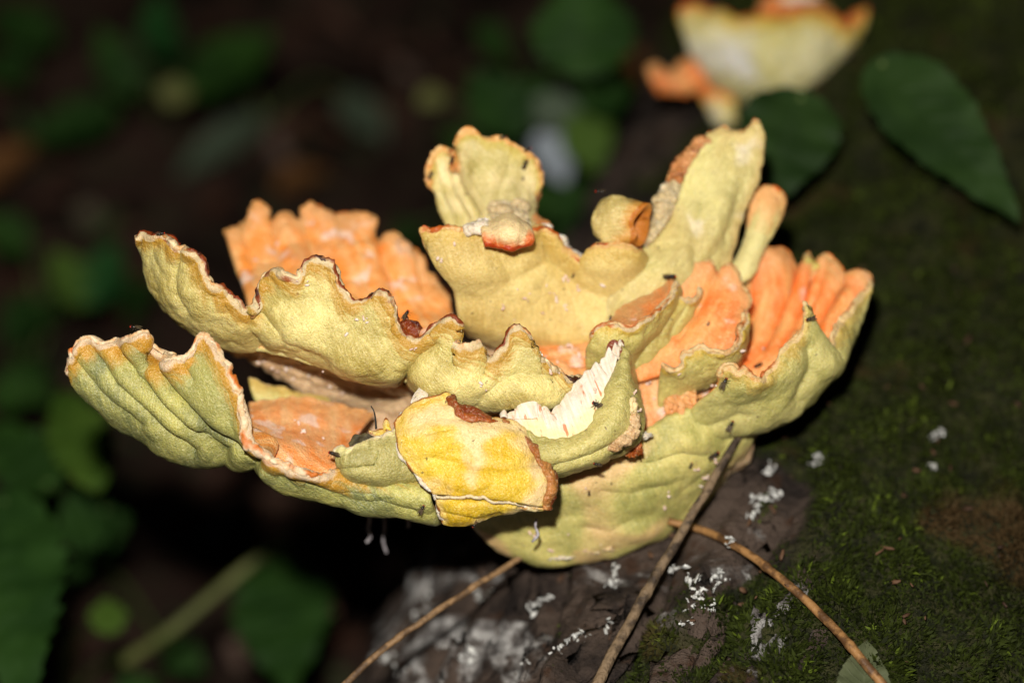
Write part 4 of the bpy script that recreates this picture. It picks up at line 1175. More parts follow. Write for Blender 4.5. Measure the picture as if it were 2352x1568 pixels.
# --- front lip left of the flap
L11 = [
    [(766, 1038, -66), (771, 1028, -64), (781, 1023, -66), (796, 1030, -70), (820, 1024, -70), (845, 1009, -60), (862, 1005, -58), (880, 1000, -58), (905, 990, -50), (935, 965, -40)],
    [(769, 1050, -92), (800, 1055, -112), (850, 1050, -120), (900, 1040, -112), (940, 1040, -90)],
    [(772, 1072, -92), (800, 1085, -112), (850, 1092, -118), (910, 1087, -108), (965, 1085, -80)],
    [(786, 1085, -60), (820, 1106, -72), (870, 1114, -72), (930, 1107, -62), (985, 1100, -40)],
    [(800, 1085, 40), (840, 1095, 40), (890, 1100, 40), (940, 1095, 40), (990, 1090, 50)],
]
sheet('front_lip', L11, fungus_mat('flesh_lip', pA=(158, 150, 86), pB=(188, 176, 106), band=(226, 214, 150), tA=(236, 150, 70), tB=(236, 180, 110), lip=(226, 208, 170), stain=(200, 160, 110),
      lip_w=2.0, band_w=6, band_amt=1.0, seed=22), fungus, T=14, nu=110, nv=60, seed=41, flare=30, creases=[([(780, 1075), (860, 1068), (870, 1040)], 5, 8)])

# pale crumbs and frass scattered over the lobes
crumb_px = [(628, 850), (640, 858), (662, 848), (690, 845), (712, 862), (735, 858), (668, 872), (700, 838), (790, 905), (845, 900), (760, 890), (600, 828), (870, 930),
            (1195, 668), (1208, 690), (1212, 678), (1268, 672), (1274, 684), (1262, 658), (1330, 660), (1300, 640), (1240, 720), (1160, 705), (1300, 705), (1185, 735), (1385, 655), (1010, 600), (1040, 560),
            (820, 733), (838, 735), (800, 765), (1098, 883), (1265, 860), (1290, 860), (1372, 895), (950, 800), (1120, 900), (1250, 820), (700, 990), (740, 1000), (620, 1000), (680, 965), (810, 1010),
            (1290, 800), (1310, 790), (1275, 830), (1330, 815), (1470, 940), (1500, 920), (1460, 900), (1490, 880), (1560, 860), (1640, 880), (1700, 810), (1760, 800), (1620, 1100), (1600, 1080), (1610, 1120),
            (1640, 1060), (1650, 1085), (1350, 1125), (1540, 1135), (1530, 1165), (1300, 1230), (1270, 1260), (1225, 1225), (1380, 1250), (1340, 1262), (640, 560), (710, 520), (720, 512), (760, 530), (680, 640), (700, 650), (590, 600), (900, 660)]
parts = []
for k, (x, y) in enumerate(crumb_px):
    for j in range(1 + k % 3):
        xx, yy = x + random.uniform(-7, 7), y + random.uniform(-6, 6)
        h = surf(xx, yy)
        if h is None:
            continue
        c = at(xx, yy, h[0] - 2)
        r = random.uniform(1.7, 3.6) * S
        ang = random.uniform(0, 6.28)
        a1 = (RT * math.cos(ang) + UP * math.sin(ang)) * r * random.uniform(1.0, 2.4)
        a2 = (-RT * math.sin(ang) + UP * math.cos(ang)) * r
        parts.append(blob_mesh(c, [a1, a2, FW * r], 7, 5, 0.6, 4, seed=k + j * 31))
M_white = simple_mat('white_crumbs', (214, 180, 160), (236, 214, 200), 300, 0.8, 0.3, 0.0004, sss=0.1)
v, f = join_meshes(parts)
o = make_obj('crumbs', v, f, M_white, fungus, origin=base_of(fungus))
o['kind'] = 'stuff'

# ================================================================ the second fungus, further along the log
F2 = thing('bracket_fungus', at(1800, 240, 1720), 'smaller yellow cup-shaped bracket fungus with burnt-orange rim, farther along the log', 'fungus')
q = 1620
M_f2 = fungus_mat('flesh_second', pA=(200, 190, 118), pB=(216, 208, 160), band=(222, 184, 50), tA=(206, 110, 44), tB=(224, 140, 70), lip=(212, 116, 50), stain=(190, 84, 30),
                  lip_w=5.0, band_w=17, band_amt=0.9, patch=((210, 206, 196), 20, 0.57), seed=30)
sheet('cup_wall', [[(1562, 50, q), (1572, 26, q + 10), (1600, 20, q), (1650, 32, q - 30), (1700, 44, q - 50), (1740, 38, q - 60), (1790, 44, q - 60), (1850, 26, q - 50), (1900, 36, q - 30), (1940, 55, q), (1958, 28, q + 20), (1998, 8, q + 40)],
                   [(1572, 85, q - 20), (1640, 82, q - 80), (1720, 88, q - 110), (1800, 82, q - 115), (1880, 84, q - 90), (1945, 92, q - 20), (1982, 60, q + 30)],
                   [(1600, 130, q), (1660, 145, q - 70), (1730, 150, q - 100), (1800, 150, q - 100), (1870, 140, q - 70), (1930, 120, q), (1955, 105, q + 40)],
                   [(1640, 178, q + 40), (1690, 205, q), (1750, 212, q - 20), (1810, 222, q - 10), (1850, 205, q + 10), (1890, 180, q + 50), (1915, 158, q + 80)],
                   [(1680, 205, q + 130), (1720, 225, q + 110), (1760, 228, q + 100), (1810, 238, q + 100), (1840, 222, q + 110), (1870, 195, q + 140)]],
      M_f2, F2, T=34, nu=110, nv=60, seed=51, rough=0.003, rough_f=30, edge_amp=0.004, lip_amp=0.003)
sheet('cap_floor', [[(1735, 20, q + 60), (1770, -12, q + 80), (1830, -20, q + 80), (1880, -4, q + 70), (1910, 30, q + 50)], [(1720, 45, q), (1780, 35, q), (1850, 28, q), (1920, 45, q)],
                    [(1700, 60, q - 30), (1790, 60, q - 50), (1860, 50, q - 40), (1930, 62, q)]], M_red, F2, T=24, nu=60, nv=40, seed=52, rough=0.003, rough_f=40)
sheet('cup_wall', [[(1790, -6, q + 20), (1830, -14, q + 10), (1880, -6, q + 20)], [(1795, 6, q), (1832, 8, q - 10), (1876, 6, q)]], M_torn, F2, T=20, nu=40, nv=20, seed=53)
sheet('side_lobe', [[(1483, 160, q + 30), (1500, 148, q + 30), (1530, 165, q + 30), (1552, 172, q + 30), (1570, 135, q + 40), (1600, 130, q + 40), (1622, 165, q + 40)], [(1495, 190, q), (1540, 190, q), (1590, 185, q), (1628, 195, q + 20)],
                    [(1512, 222, q + 30), (1545, 208, q + 30), (1600, 215, q + 40), (1640, 220, q + 50)]], M_red, F2, T=26, nu=70, nv=40, seed=54, rough=0.003)
sheet('stalk', [[(1600, 205, q + 60), (1630, 205, q + 40), (1665, 205, q + 40), (1690, 215, q + 60)], [(1625, 245, q + 60), (1650, 245, q + 30), (1690, 240, q + 40)], [(1645, 290, q + 60), (1665, 292, q + 40), (1690, 285, q + 60)]],
      M_f2, F2, T=26, nu=40, nv=40, seed=55)

# ================================================================ stems and twigs
def twig(name, pts, r0, r1, mat, label, cat, n=90, jitter=0.05, group=None, seed=0, wob=0.0):
    p = curve_pts([at(*q_) for q_ in pts], n)
    if wob:
        p = p + np.stack([pnoise(np.stack([np.arange(n) * 0.11, np.full(n, seed + 9.0 * k), np.zeros(n)], -1)) for k in range(3)], -1) * wob
    rad = np.linspace(r0, r1, n) * S * (1 + 0.06 * pnoise(np.stack([np.arange(n) * 0.10, np.full(n, seed * 1.0), np.zeros(n)], -1)))
    for nd in (0.32, 0.71):                      # nodes on the stem
        rad = rad * (1 + 0.22 * np.exp(-((np.linspace(0, 1, n) - nd - seed * 0.03) / 0.012)**2))
    v, f = tube_mesh(p, rad, 12, jitter, seed)
    base = p[0]
    o = make_obj(name, v, f, mat, None, origin=base)
    tag(o, label, cat, group)
    return o


M_tan = simple_mat('dry_stem', (82, 62, 42), (138, 108, 74), 160, 0.6, 0.5, 0.0012, bscale=500)
M_orng = simple_mat('orange_stem', (84, 58, 34), (150, 110, 66), 160, 0.55, 0.5, 0.0012, bscale=500)
M_grey = simple_mat('grey_twig', (58, 47, 36), (122, 102, 78), 110, 0.7, 0.8, 0.002, bscale=420)
twig('dry_stem', [(770, 1592, 60), (880, 1490, 90), (1000, 1405, 130), (1100, 1340, 180), (1200, 1278, 235)], 8, 7.5, M_tan,
     'straight pale brown dry stem leaning from the white-stained bark to under the fungus', 'stem', seed=1, wob=0.0004)
twig('twig', [(x, y, min(d, on_log(x, y)[2] - 40)) for x, y, d in ((1355, 1600, -30), (1440, 1440, 20), (1520, 1300, 90), (1600, 1165, 130), (1660, 1062, 165), (1712, 978, 200))], 14, 9, M_grey,
     'rough grey-brown twig crossing the fungus body and lying on the bark', 'twig', seed=2, wob=0.0008)
twig('dry_stem', [(x, y, min(d, on_log(x, y)[2] - 34)) for x, y, d in ((1535, 1196, 225), (1590, 1210, 215), (1680, 1248, 185), (1790, 1325, 130), (1900, 1425, 60), (1985, 1520, -5), (2050, 1600, -50))], 9, 11, M_orng,
     'arching orange-brown stem bending over the moss beside the pale leaf', 'stem', seed=3, wob=0.0004)
twig('black_hair', [(864, 985, -60), (862, 960, -62), (858, 942, -64), (852, 932, -62)], 2.6, 1.2, simple_mat('black_hair', (20, 24, 20), (34, 40, 36), 100, 0.4, 0.1, 0.0005),
     'short black curved bristle sticking up beside the yellow flap', 'bristle', n=20, jitter=0, seed=4)
# withered dark leaf scrap caught behind the flap
sheet_mat = simple_mat('withered_leaf', (58, 52, 36), (96, 88, 60), 120, 0.6, 0.6, 0.001)
ws = thing('leaf_scrap', at(830, 1020, -40), 'small withered dark leaf scrap caught beside the torn yellow flap', 'leaf')
sheet('blade', [[(802, 1018, -30), (812, 1003, -30), (832, 993, -35), (858, 998, -40)], [(803, 1028, -40), (825, 1014, -46), (862, 1008, -48)], [(806, 1036, -44), (830, 1026, -50), (860, 1018, -52)]],
      sheet_mat, ws, T=5, nu=40, nv=20, seed=61, register=False)

# white threads hanging from the underside
M_thread = simple_mat('mould_thread', (120, 114, 116), (170, 164, 166), 300, 0.7, 0.3, 0.0004)
for k, pts in enumerate([[(848, 1165, 300), (848, 1195, 300), (845, 1218, 300), (852, 1230, 300), (842, 1245, 300)], [(880, 1175, 330), (883, 1210, 330), (880, 1240, 330), (888, 1270, 330)],
                         [(936, 1175, 260), (938, 1195, 260), (937, 1212, 260)], [(1232, 1190, 60), (1230, 1210, 60), (1236, 1226, 60), (1222, 1244, 60)]]):
    p = curve_pts([at(*q_) for q_ in pts], 26)
    rad = np.full(26, (5.0, 4.2, 5.0, 4.0)[k]) * S * (0.75 + 0.8 * np.abs(pnoise(np.stack([np.arange(26) * 0.45, np.full(26, k * 5.0), np.zeros(26)], -1))))
    v, f = tube_mesh(p, rad, 7, 0.4, k)
    o = make_obj('mould_thread', v, f, M_thread, None, origin=p[0])
    tag(o, ['knotted white mould thread hanging under the left lobe', 'longest straight white mould thread hanging under the left lobe',
            'short stubby white mould drop hanging under the left lobe', 'thin white mould thread hanging below the yellow flap, before the fungus body'][k], 'mould thread')

# white branching mould on the bark: strands that can be told apart
M_mould = simple_mat('white_mould', (168, 168, 164), (224, 224, 218), 250, 0.8, 0.6, 0.001)
strands = [
    ([(1600, 1392), (1592, 1368), (1598, 1340), (1590, 1318)], 9, 'upright white mould tuft on the bark between twig and arching stem'),
    ([(1598, 1372), (1622, 1370), (1640, 1345), (1645, 1310)], 7, 'white mould chain curving off the upright mould tuft'),
    ([(1640, 1325), (1662, 1318), (1668, 1335)], 5, 'thin white mould hook nearest the arching stem'),
    ([(1605, 1392), (1630, 1398), (1648, 1388)], 4, 'crescent of white mould just below the upright mould tuft'),
    ([(1730, 1195), (1738, 1165), (1760, 1145), (1792, 1125)], 8, 'long slanting white mould streak on bark right of the fungus'),
    ([(1724, 1150), (1735, 1148)], 7, 'white mould crumb beside the long slanting mould streak'), ([(1762, 1090), (1775, 1080), (1770, 1070)], 8, 'white mould clump above the long slanting mould streak'),
    ([(1010, 1490), (1050, 1485), (1085, 1470), (1102, 1472)], 3, 'thin white mould thread on the grey-stained bark'),
    ([(1078, 1480), (1070, 1500), (1066, 1522), (1080, 1520), (1086, 1495)], 6, 'looped white mould knot hanging from the thin mould thread'), ([(885, 1515), (905, 1528), (925, 1540)], 8, 'white mould bar close to the pale brown dry stem'),
    ([(1222, 1410), (1240, 1385), (1265, 1370)], 8, 'white mould flake in the middle of the stained bark'), ([(1272, 1500), (1290, 1480), (1310, 1472)], 5, 'small bent white mould chip on the stained bark'),
    ([(1400, 1425), (1408, 1440)], 9, 'bright white rice-like mould grain beside the grey twig'), ([(1205, 1495), (1212, 1530)], 4, 'upright white mould splinter at the foot of the stained bark'),
    ([(1090, 1358), (1110, 1365), (1135, 1360)], 6, 'white mould smear just under the pale brown dry stem'), ([(1325, 1468), (1338, 1455)], 6, 'pair of glossy white mould beads left of the grey twig'),
    ([(1560, 1425), (1580, 1428)], 4, 'tiny white mould crumb below the mould crescent'), ([(1545, 1300), (1552, 1308)], 5, 'single white mould dot right beside the grey twig'),
    ([(945, 1420), (975, 1395), (985, 1360)], 6, 'blurry white mould patch left of the pale brown dry stem'), ([(1675, 1240), (1678, 1246)], 6, 'white mould bead stuck on the arching stem'),
    ([(1875, 1050), (1880, 1046)], 5, 'upper of two white mould dots on the moss'), ([(1872, 1063), (1876, 1067)], 5, 'lower of two white mould dots on the moss'),
    ([(2145, 1010), (2160, 998)], 6, 'pinkish white mould fleck far out on the moss'), ([(2135, 1060), (2150, 1075)], 4, 'faint white mould fleck under the pinkish one on the moss'),
    ([(1405, 1300), (1415, 1330), (1400, 1345)], 7, 'white mould lump directly below the fungus body'), ([(1660, 1100), (1650, 1080)], 5, 'white mould bit beside the top of the grey twig')]
for k, (px, w, lab) in enumerate(strands):
    w3 = np.array([on_log(x, y, 0.002)[0] for x, y in px])
    if k == 19:
        w3 = np.array([at(x, y, on_log(x, y)[2] - 50) for x, y in px])
    n = 3 + 4 * len(px)
    p = hermite(chord(w3), w3, np.linspace(0, 1, n))
    parts = []
    for j in range(n):
        c = p[j] + rng.normal(size=3) * w * S * 1.05
        r = w * S * rng.uniform(0.4, 1.1)
        R3 = rng.normal(size=(3, 3))
        R3 /= np.linalg.norm(R3, axis=1, keepdims=True)
        parts.append(blob_mesh(c, R3 * r * rng.uniform(0.5, 1.2, (3, 1)), 9, 6, 0.9, 5, seed=k * 13 + j))
    v, f = join_meshes(parts)
    o = make_obj('mould_strand', v, f, M_mould, None, origin=p[0])
    tag(o, lab, 'mould', 'white mould on the log')

# ================================================================ moss
NB_ = 170000
cand = np.where((LPX[..., 0] > 700) & (LPX[..., 0] < 2500) & (LPX[..., 1] > -150) & (LPX[..., 1] < 1720) & (np.abs(PH) < 1.7))
cw = np.clip(MM[cand], 0, 1)**1.2 + 0.012
cell = np.zeros(LP.shape[:2])
cell[:-1, :-1] = np.linalg.norm(LP[1:, :-1] - LP[:-1, :-1], axis=-1) * np.linalg.norm(LP[:-1, 1:] - LP[:-1, :-1], axis=-1)
cw = cw * cell[cand] / np.maximum(LC[cand][:, 2], 0.5)**2
cw = cw / cw.sum()
pick = rng.choice(len(cw), NB_, p=cw)
pi, pj = cand[0][pick], cand[1][pick]
pi = np.minimum(pi, LP.shape[0] - 2)
pj = np.minimum(pj, LP.shape[1] - 2)
a, c = rng.random(NB_)[:, None], rng.random(NB_)[:, None]
B0 = LP[pi, pj] * (1 - a) * (1 - c) + LP[pi + 1, pj] * a * (1 - c) + LP[pi, pj + 1] * (1 - a) * c + LP[pi + 1, pj + 1] * a * c
Nn = _n[pi, pj]
clump = fbm(B0 * 60, 2)
hgt = (0.0020 + 0.0024 * rng.random(NB_)) * (1 + 0.7 * clump) * np.clip(MM[pi, pj] + 0.35, 0.4, 1.1)
flow = np.stack([fbm(B0 * 35 + 3, 2), fbm(B0 * 35 + 30, 2), fbm(B0 * 35 + 60, 2)], -1)
dr = Nn * 0.55 + rng.normal(size=(NB_, 3)) * 0.55 + flow * 0.8
dr /= np.linalg.norm(dr, axis=1, keepdims=True)
sdv = np.cross(dr, rng.normal(size=(NB_, 3)))
sdv /= np.linalg.norm(sdv, axis=1, keepdims=True) + 1e-9
wd = (0.00035 + 0.00035 * rng.random(NB_))[:, None]
Bs = B0 - Nn * 0.0006
mid = Bs + dr * hgt[:, None] * 0.55
tip = Bs + dr * hgt[:, None] + (Nn * -0.25 + flow * 0.3) * hgt[:, None] * 0.5
V = np.stack([Bs - sdv * wd * 0.7, Bs + sdv * wd * 0.7, mid + sdv * wd, mid - sdv * wd, tip], 1).reshape(-1, 3)
bi = np.arange(NB_)[:, None] * 5
Ft = np.concatenate([bi + [0, 1, 2], bi + [0, 2, 3], bi + [3, 2, 4]], 0)
tint = np.clip(0.45 + 0.28 * clump + 0.22 * rng.normal(size=NB_), 0, 1)
mm_, nt, bs = nodes('moss')
b = NB(nt)
t_ = b.attr('tint')
c1 = b.mix(b.step(t_, 0.1, 0.7), lin(19, 23, 7), lin(44, 52, 15))
c1 = b.mix(b.step(t_, 0.9, 1.0), c1, lin(78, 92, 26))
c1 = b.mix(b.step(b.noise(16, 3), 0.55, 0.68), c1, lin(62, 48, 28))
b.link(c1, bs.inputs['Base Color'])
bs.inputs['Roughness'].default_value = 0.7
bs.inputs['Specular IOR Level'].default_value = 0.08
moss = make_obj('moss', V, Ft, mm_, log, origin=base_of(log), smooth=False, attrs={'tint': np.repeat(tint, 5)})
moss['kind'] = 'stuff'

# loose plates of bark
parts = []
for k in range(70):
    x, y = random.uniform(860, 1900), random.uniform(1030, 1600)
    if abs(LOGQ[:, 0] - x).min() > 30:
        continue
    p, n, d = on_log(x, y, -0.0005)
    t = AXW + 0.35 * np.array([random.uniform(-1, 1) for _ in range(3)])
    t = t - (t @ n) * n
    t /= np.linalg.norm(t)
    b2 = np.cross(n, t)
    L = random.uniform(0.006, 0.018)
    n2 = n + 0.25 * np.array([random.uniform(-1, 1) for _ in range(3)])
    parts.append(blob_mesh(p, [t * L, b2 * L * random.uniform(0.25, 0.55), n2 * random.uniform(0.0008, 0.0018)], 14, 8, 0.9, 4, seed=k + 300))
v, f = join_meshes(parts)
o = make_obj('bark_plates', v, f, lm, log, origin=base_of(log), smooth=False, attrs={'moss': np.zeros(len(v)), 'bare': np.full(len(v), 0.35)})
o['kind'] = 'stuff'

# bark chips, needles and fragments lying in the moss
parts = []
for k in range(90):
    x, y = random.uniform(900, 2340), random.uniform(560, 1560)
    p, n, d = on_log(x, y, 0.003)
    if abs(LOGQ[:, 0] - x).min() > 30 or d > 1500:
        continue
    ang = random.uniform(0, 6.28)
    t = np.cross(n, [math.cos(ang), math.sin(ang), 0.3])
    t /= np.linalg.norm(t)
    b2 = np.cross(n, t)
    L = random.uniform(0.0008, 0.0030)
    parts.append(blob_mesh(p, [t * L, b2 * L * random.uniform(0.2, 0.6), n * L * 0.25], 7, 5, 0.8, 4, seed=k))
v, f = join_meshes(parts)
o = make_obj('bark_fragments', v, f, simple_mat('bark_fragments', (48, 32, 22), (92, 66, 46), 25, 0.7, 0.4, 0.001, lo=0.35, hi=0.65), log, origin=base_of(log))
o['kind'] = 'stuff'

# ================================================================ leaves
def leaf_mesh(base, tip, up, width, serr=0.12, teeth=12, fold=0.14, droop=0.05, heart=0.25, seed=0, thick=0.0005):
    base, tip, up = (np.asarray(q_, float) for q_ in (base, tip, up))
    ax = tip - base
    L = np.linalg.norm(ax)
    ax /= L
    up = up - (up @ ax) * ax
    up /= np.linalg.norm(up)
    sd_ = np.cross(ax, up)
    nl, ns = 72, 4
    t = np.linspace(0, 1, nl)
    prof = np.sin(math.pi * t**(0.62 + 0.1 * (seed % 3)))**0.8 * (1 - 0.25 * t)
    prof = prof / prof.max()
    saw = 1 + serr * (2 * ((t * teeth) % 1.0) - 1.0) * (-1)
    prof = prof * saw
    V, uvn = [], []
    rows_ = []
    for i in range(nl):
        row = []
        for j in range(-ns, ns + 1):
            s_ = j / ns
            y_ = s_ * width / 2 * prof[i]
            back = heart * width * 0.5 * (abs(s_)**1.5) * max(0, 1 - t[i] / 0.25)
            z_ = -droop * L * (t[i] - 0.35)**2 * 2.0 + fold * abs(y_) + 0.03 * width * math.sin(t[i] * 26 + seed) * abs(s_) + 0.007 * width * math.sin(t[i] * 60 - abs(s_) * 6)
            row.append(len(V))
            V.append(base + ax * (t[i] * L - back) + sd_ * y_ + up * z_)
            uvn.append((t[i] * 10, s_, 0))
        rows_.append(row)
    n0 = len(V)
    V = V + [p - up * thick for p in V]
    uvn = uvn + uvn
    F_ = []
    for i in range(nl - 1):
        for j in range(2 * ns):
            q_ = (rows_[i][j], rows_[i][j + 1], rows_[i + 1][j + 1], rows_[i + 1][j])
            F_.append(q_)
            F_.append(tuple(x + n0 for x in q_[::-1]))
    return np.array(V), F_, np.array(uvn)


def leaf_mat(name, cA, cB, vein):
    m, nt, bs = nodes(name)
    b = NB(nt)
    uv = b.attr('uvn', 'Vector')
    sep = nt.nodes.new('ShaderNodeSeparateXYZ')
    b.link(uv, sep.inputs[0])
    ab = b.math('ABSOLUTE', sep.outputs[1])
    col = b.mix(b.step(b.noise(30, 4), 0.38, 0.62), lin(*cA), lin(*cB))
    vn = b.math('FRACT', b.math('ADD', sep.outputs[0], b.math('MULTIPLY', ab, -1.6)))
    vf = b.step(b.math('ABSOLUTE', b.math('SUBTRACT', vn, 0.5)), 0.10, 0.02)
    mr = b.step(ab, 0.07, 0.02)
    col = b.mix(b.math('MULTIPLY', b.math('MAXIMUM', vf, mr), 0.2), col, lin(*vein))
    b.link(col, bs.inputs['Base Color'])
    bs.inputs['Roughness'].default_value = 0.6
    bs.inputs['Specular IOR Level'].default_value = 0.1
    b.link(b.bump(b.math('ADD', vf, b.noise(200, 3)), 0.4, 0.001), bs.inputs['Normal'])
    return m


LM = {
    'green': leaf_mat('leaf_green', (28, 52, 16), (40, 68, 22), (48, 74, 32)),
    'deep': leaf_mat('leaf_deep', (26, 50, 16), (36, 62, 22), (42, 66, 30)),
    'bright': leaf_mat('leaf_bright', (48, 72, 20), (66, 90, 30), (76, 98, 42)),
    'teal': leaf_mat('leaf_teal', (24, 60, 24), (34, 74, 32), (42, 80, 40)),
    'log': leaf_mat('leaf_on_log', (28, 46, 18), (38, 58, 24), (44, 62, 32)),
    'grey': leaf_mat('leaf_grey', (66, 80, 62), (84, 96, 78), (88, 98, 82)),
    'blue': leaf_mat('leaf_blue', (140, 150, 158), (160, 168, 176), (160, 166, 172)),
    'olive': leaf_mat('leaf_olive', (84, 88, 46), (106, 108, 62), (106, 108, 68)),
    'dead': leaf_mat('leaf_dead', (100, 68, 38), (122, 84, 48), (88, 60, 36)),
    'brown': leaf_mat('leaf_brown', (66, 46, 38), (88, 64, 52), (64, 44, 36)),
    'pale': leaf_mat('leaf_pale', (70, 76, 52), (90, 94, 68), (98, 102, 78)),
}


def ground_d(x, y, h):
    """depth (survey units) at which the sight line reaches a height h above the soil"""
    r = ((x - W_PX / 2) * RT + (H_PX / 2 - y) * UP) * S / D0 + FW
    return ((h - CAM[2]) / r[2] - D0) / S


M_stem = simple_mat('green_stem', (66, 84, 40), (92, 108, 56), 60, 0.6, 0.3, 0.001)
UPW = np.array([0, 0, 1.0])


def plant(label, leaves, foot, stem_h=0.0, group=None, name='plant', cat='plant', stem_r=0.0022):
    """leaves: (base px, base height, tip px, tip height, width px, colour); foot: px of the root on the soil"""
    fd = ground_d(foot[0], foot[1], 0.0)
    root = at(foot[0], foot[1], fd)
    root[2] = float(ground_h(np.array(root[0]), np.array(root[1]))) - 0.003
    t = thing(name, root, label, cat, group)
    for k, (bx, by, bh, tx, ty, th, w, colr) in enumerate(leaves):
        bp = at(bx, by, ground_d(bx, by, bh))
        tp = at(tx, ty, ground_d(tx, ty, th))
        dcam = np.linalg.norm(bp - CAM)
        up = 0.65 * UPW - 0.55 * FW + RT * random.uniform(-0.25, 0.25)
        v, f, uvn = leaf_mesh(bp, tp, up, w * S * dcam / D0, seed=k + len(label))
        lf = make_obj('leaf', v, f, LM[colr], t, origin=base_of(t), attrs={'uvn': uvn})
        midp = bp * 0.5 + root * 0.5 + np.array([random.uniform(-0.01, 0.01), 0.01, 0.02])
        p = curve_pts([root, midp, bp], 16)
        v, f = tube_mesh(p, np.linspace(stem_r, stem_r * 0.5, 16), 6)
        make_obj('stem', v, f, M_stem, t, origin=base_of(t))
    return t


plant('woodland plant with four broad green leaves and a small olive bud leaf',
      [(300, 210, .14, 225, 60, .17, 105, 'green'), (440, 205, .14, 630, 70, .16, 150, 'green'), (375, 120, .15, 365, -20, .2, 110, 'teal'), (260, 250, .1, 60, 320, .1, 110, 'deep'), (395, 235, .14, 412, 180, .15, 74, 'olive')], (360, 280))
plant('low dark green seedling with two leaves above the brown litter', [(120, 90, .12, -30, 20, .12, 110, 'deep'), (60, 150, .08, -60, 170, .08, 90, 'deep')], (100, 160))
plant('leafy plant with rounded leaves and a pale blue-grey leaf, behind the fan-shaped lobe',
      [(1342, 150, .34, 1338, -60, .38, 240, 'green'), (1190, 300, .26, 1080, 160, .28, 150, 'deep'), (1345, 230, .28, 1455, 200, .28, 130, 'deep'), (1335, 270, .26, 1375, 400, .24, 120, 'bright'),
       (1330, 260, .25, 1180, 250, .25, 100, 'grey'), (1255, 310, .22, 1300, 425, .2, 95, 'blue'), (1330, 430, .2, 1270, 520, .18, 100, 'deep'), (1440, 420, .2, 1380, 520, .18, 120, 'deep'), (1480, 380, .2, 1520, 300, .22, 100, 'deep'),
       (1010, 215, .2, 960, 240, .2, 60, 'olive')], (1330, 560))
plant('pair of olive and blue-green leaves on one short plant, left of the upper lobes', [(195, 690, .12, 120, 570, .14, 105, 'bright'), (215, 690, .12, 265, 555, .14, 110, 'teal'), (90, 690, .06, 10, 800, .06, 120, 'deep')], (190, 730))
plant('plant with one bright yellow-green leaf and one darker leaf, below the left lobe', [(220, 1110, .26, 140, 880, .26, 150, 'bright'), (110, 1110, .24, -30, 960, .24, 160, 'green'), (240, 1170, .2, 120, 1240, .18, 150, 'deep')], (230, 1220))
plant('nettle plant with a big saw-toothed leaf and a small round bright leaf',
      [(10, 1150, .30, 50, 1620, .30, 240, 'deep'), (250, 1450, .2, 245, 1370, .2, 84, 'bright'), (330, 1560, .12, 290, 1640, .12, 100, 'deep')], (150, 1600))
plant('broad dark leaf on a low plant, left of the log', [(640, 1290, .16, 665, 1580, .16, 220, 'deep'), (700, 1330, .12, 780, 1420, .1, 80, 'brown')], (700, 1300))
plant('narrow grey-green leaf lying over the litter', [(600, 265, .02, 400, 405, .02, 84, 'grey'), (800, 220, .03, 850, 310, .03, 80, 'grey')], (610, 270))
plant('thicket of overlapping dark nettle leaves behind the barrel-shaped curl',
      [(1250, 480, .2, 1180, 400, .22, 90, 'green'), (1300, 560, .14, 1400, 470, .16, 110, 'deep'), (1420, 330, .22, 1500, 400, .2, 100, 'green'), (1210, 190, .26, 1290, 250, .24, 90, 'green'), (1090, 350, .18, 1020, 300, .2, 90, 'green'),
       (1500, 470, .14, 1440, 540, .12, 80, 'green'), (1160, 120, .2, 1090, 60, .22, 90, 'deep'), (950, 520, .1, 900, 560, .1, 80, 'deep')], (1300, 600))
plant('young nettle with four pointed warm green leaves far left of the fungus',
      [(60, 560, .1, -40, 500, .12, 100, 'green'), (330, 640, .06, 290, 740, .06, 70, 'deep'), (40, 830, .1, 110, 930, .1, 90, 'green'), (60, 900, .1, -30, 900, .1, 110, 'green')], (50, 860))
plant('small nettle seedling with three toothed leaves under the slanting cane', [(200, 1250, .14, 300, 1180, .16, 100, 'deep'), (150, 1320, .12, 210, 1250, .12, 70, 'deep'), (380, 1480, .06, 470, 1540, .06, 90, 'deep')], (230, 1300))
# diagonal stem low on the left
p_ = [at(x, y, ground_d(x, y, h)) for x, y, h in ((285, 1520, .13), (400, 1440, .15), (520, 1340, .16), (650, 1235, .17))]
pp = curve_pts(p_, 40)
v, f = tube_mesh(pp, np.linspace(15, 11, 40) * S * 1.4, 10, 0.15, 5)
o = make_obj('fallen_cane', v, f, simple_mat('olive_stem', (86, 92, 48), (104, 108, 60), 60, 0.6, 0.3, 0.001), None, origin=pp[0])
tag(o, 'thick olive green cane lying slantwise across the dark litter', 'cane')
# leaves that grow on the log
for (bx, by, bd, tx, ty, td, w, colr, lab) in [
        (1838, 228, 1080, 1752, 480, 900, 225, 'log', 'broad dark green pointed leaf hiding the foot of the smaller fungus'),
        (2025, 150, 1000, 2345, 500, 760, 205, 'log', 'long drooping dark green leaf above the moss right of the smaller fungus')]:
    t = thing('log_leaf', at(bx, by - 10, bd + 60), lab, 'leaf')
    bp, tp = at(bx, by, bd), at(tx, ty, td)
    v, f, uvn = leaf_mesh(bp, tp, UP * 0.3 - FW, w * S * np.linalg.norm(bp - CAM) / D0, serr=0.05, seed=3, fold=0.12)
    make_obj('blade', v, f, LM[colr], t, origin=base_of(t), attrs={'uvn': uvn})
    v, f = tube_mesh(curve_pts([at(bx + 20, by - 25, bd + 120), at(bx + 6, by - 10, bd + 30), bp], 10), 0.0014, 6)
    make_obj('leaf_stalk', v, f, M_stem, t, origin=base_of(t))
t = thing('pale_leaf', at(1980, 1590, -20), 'pale grey-green leaf tip poking up behind the arching stem', 'leaf')
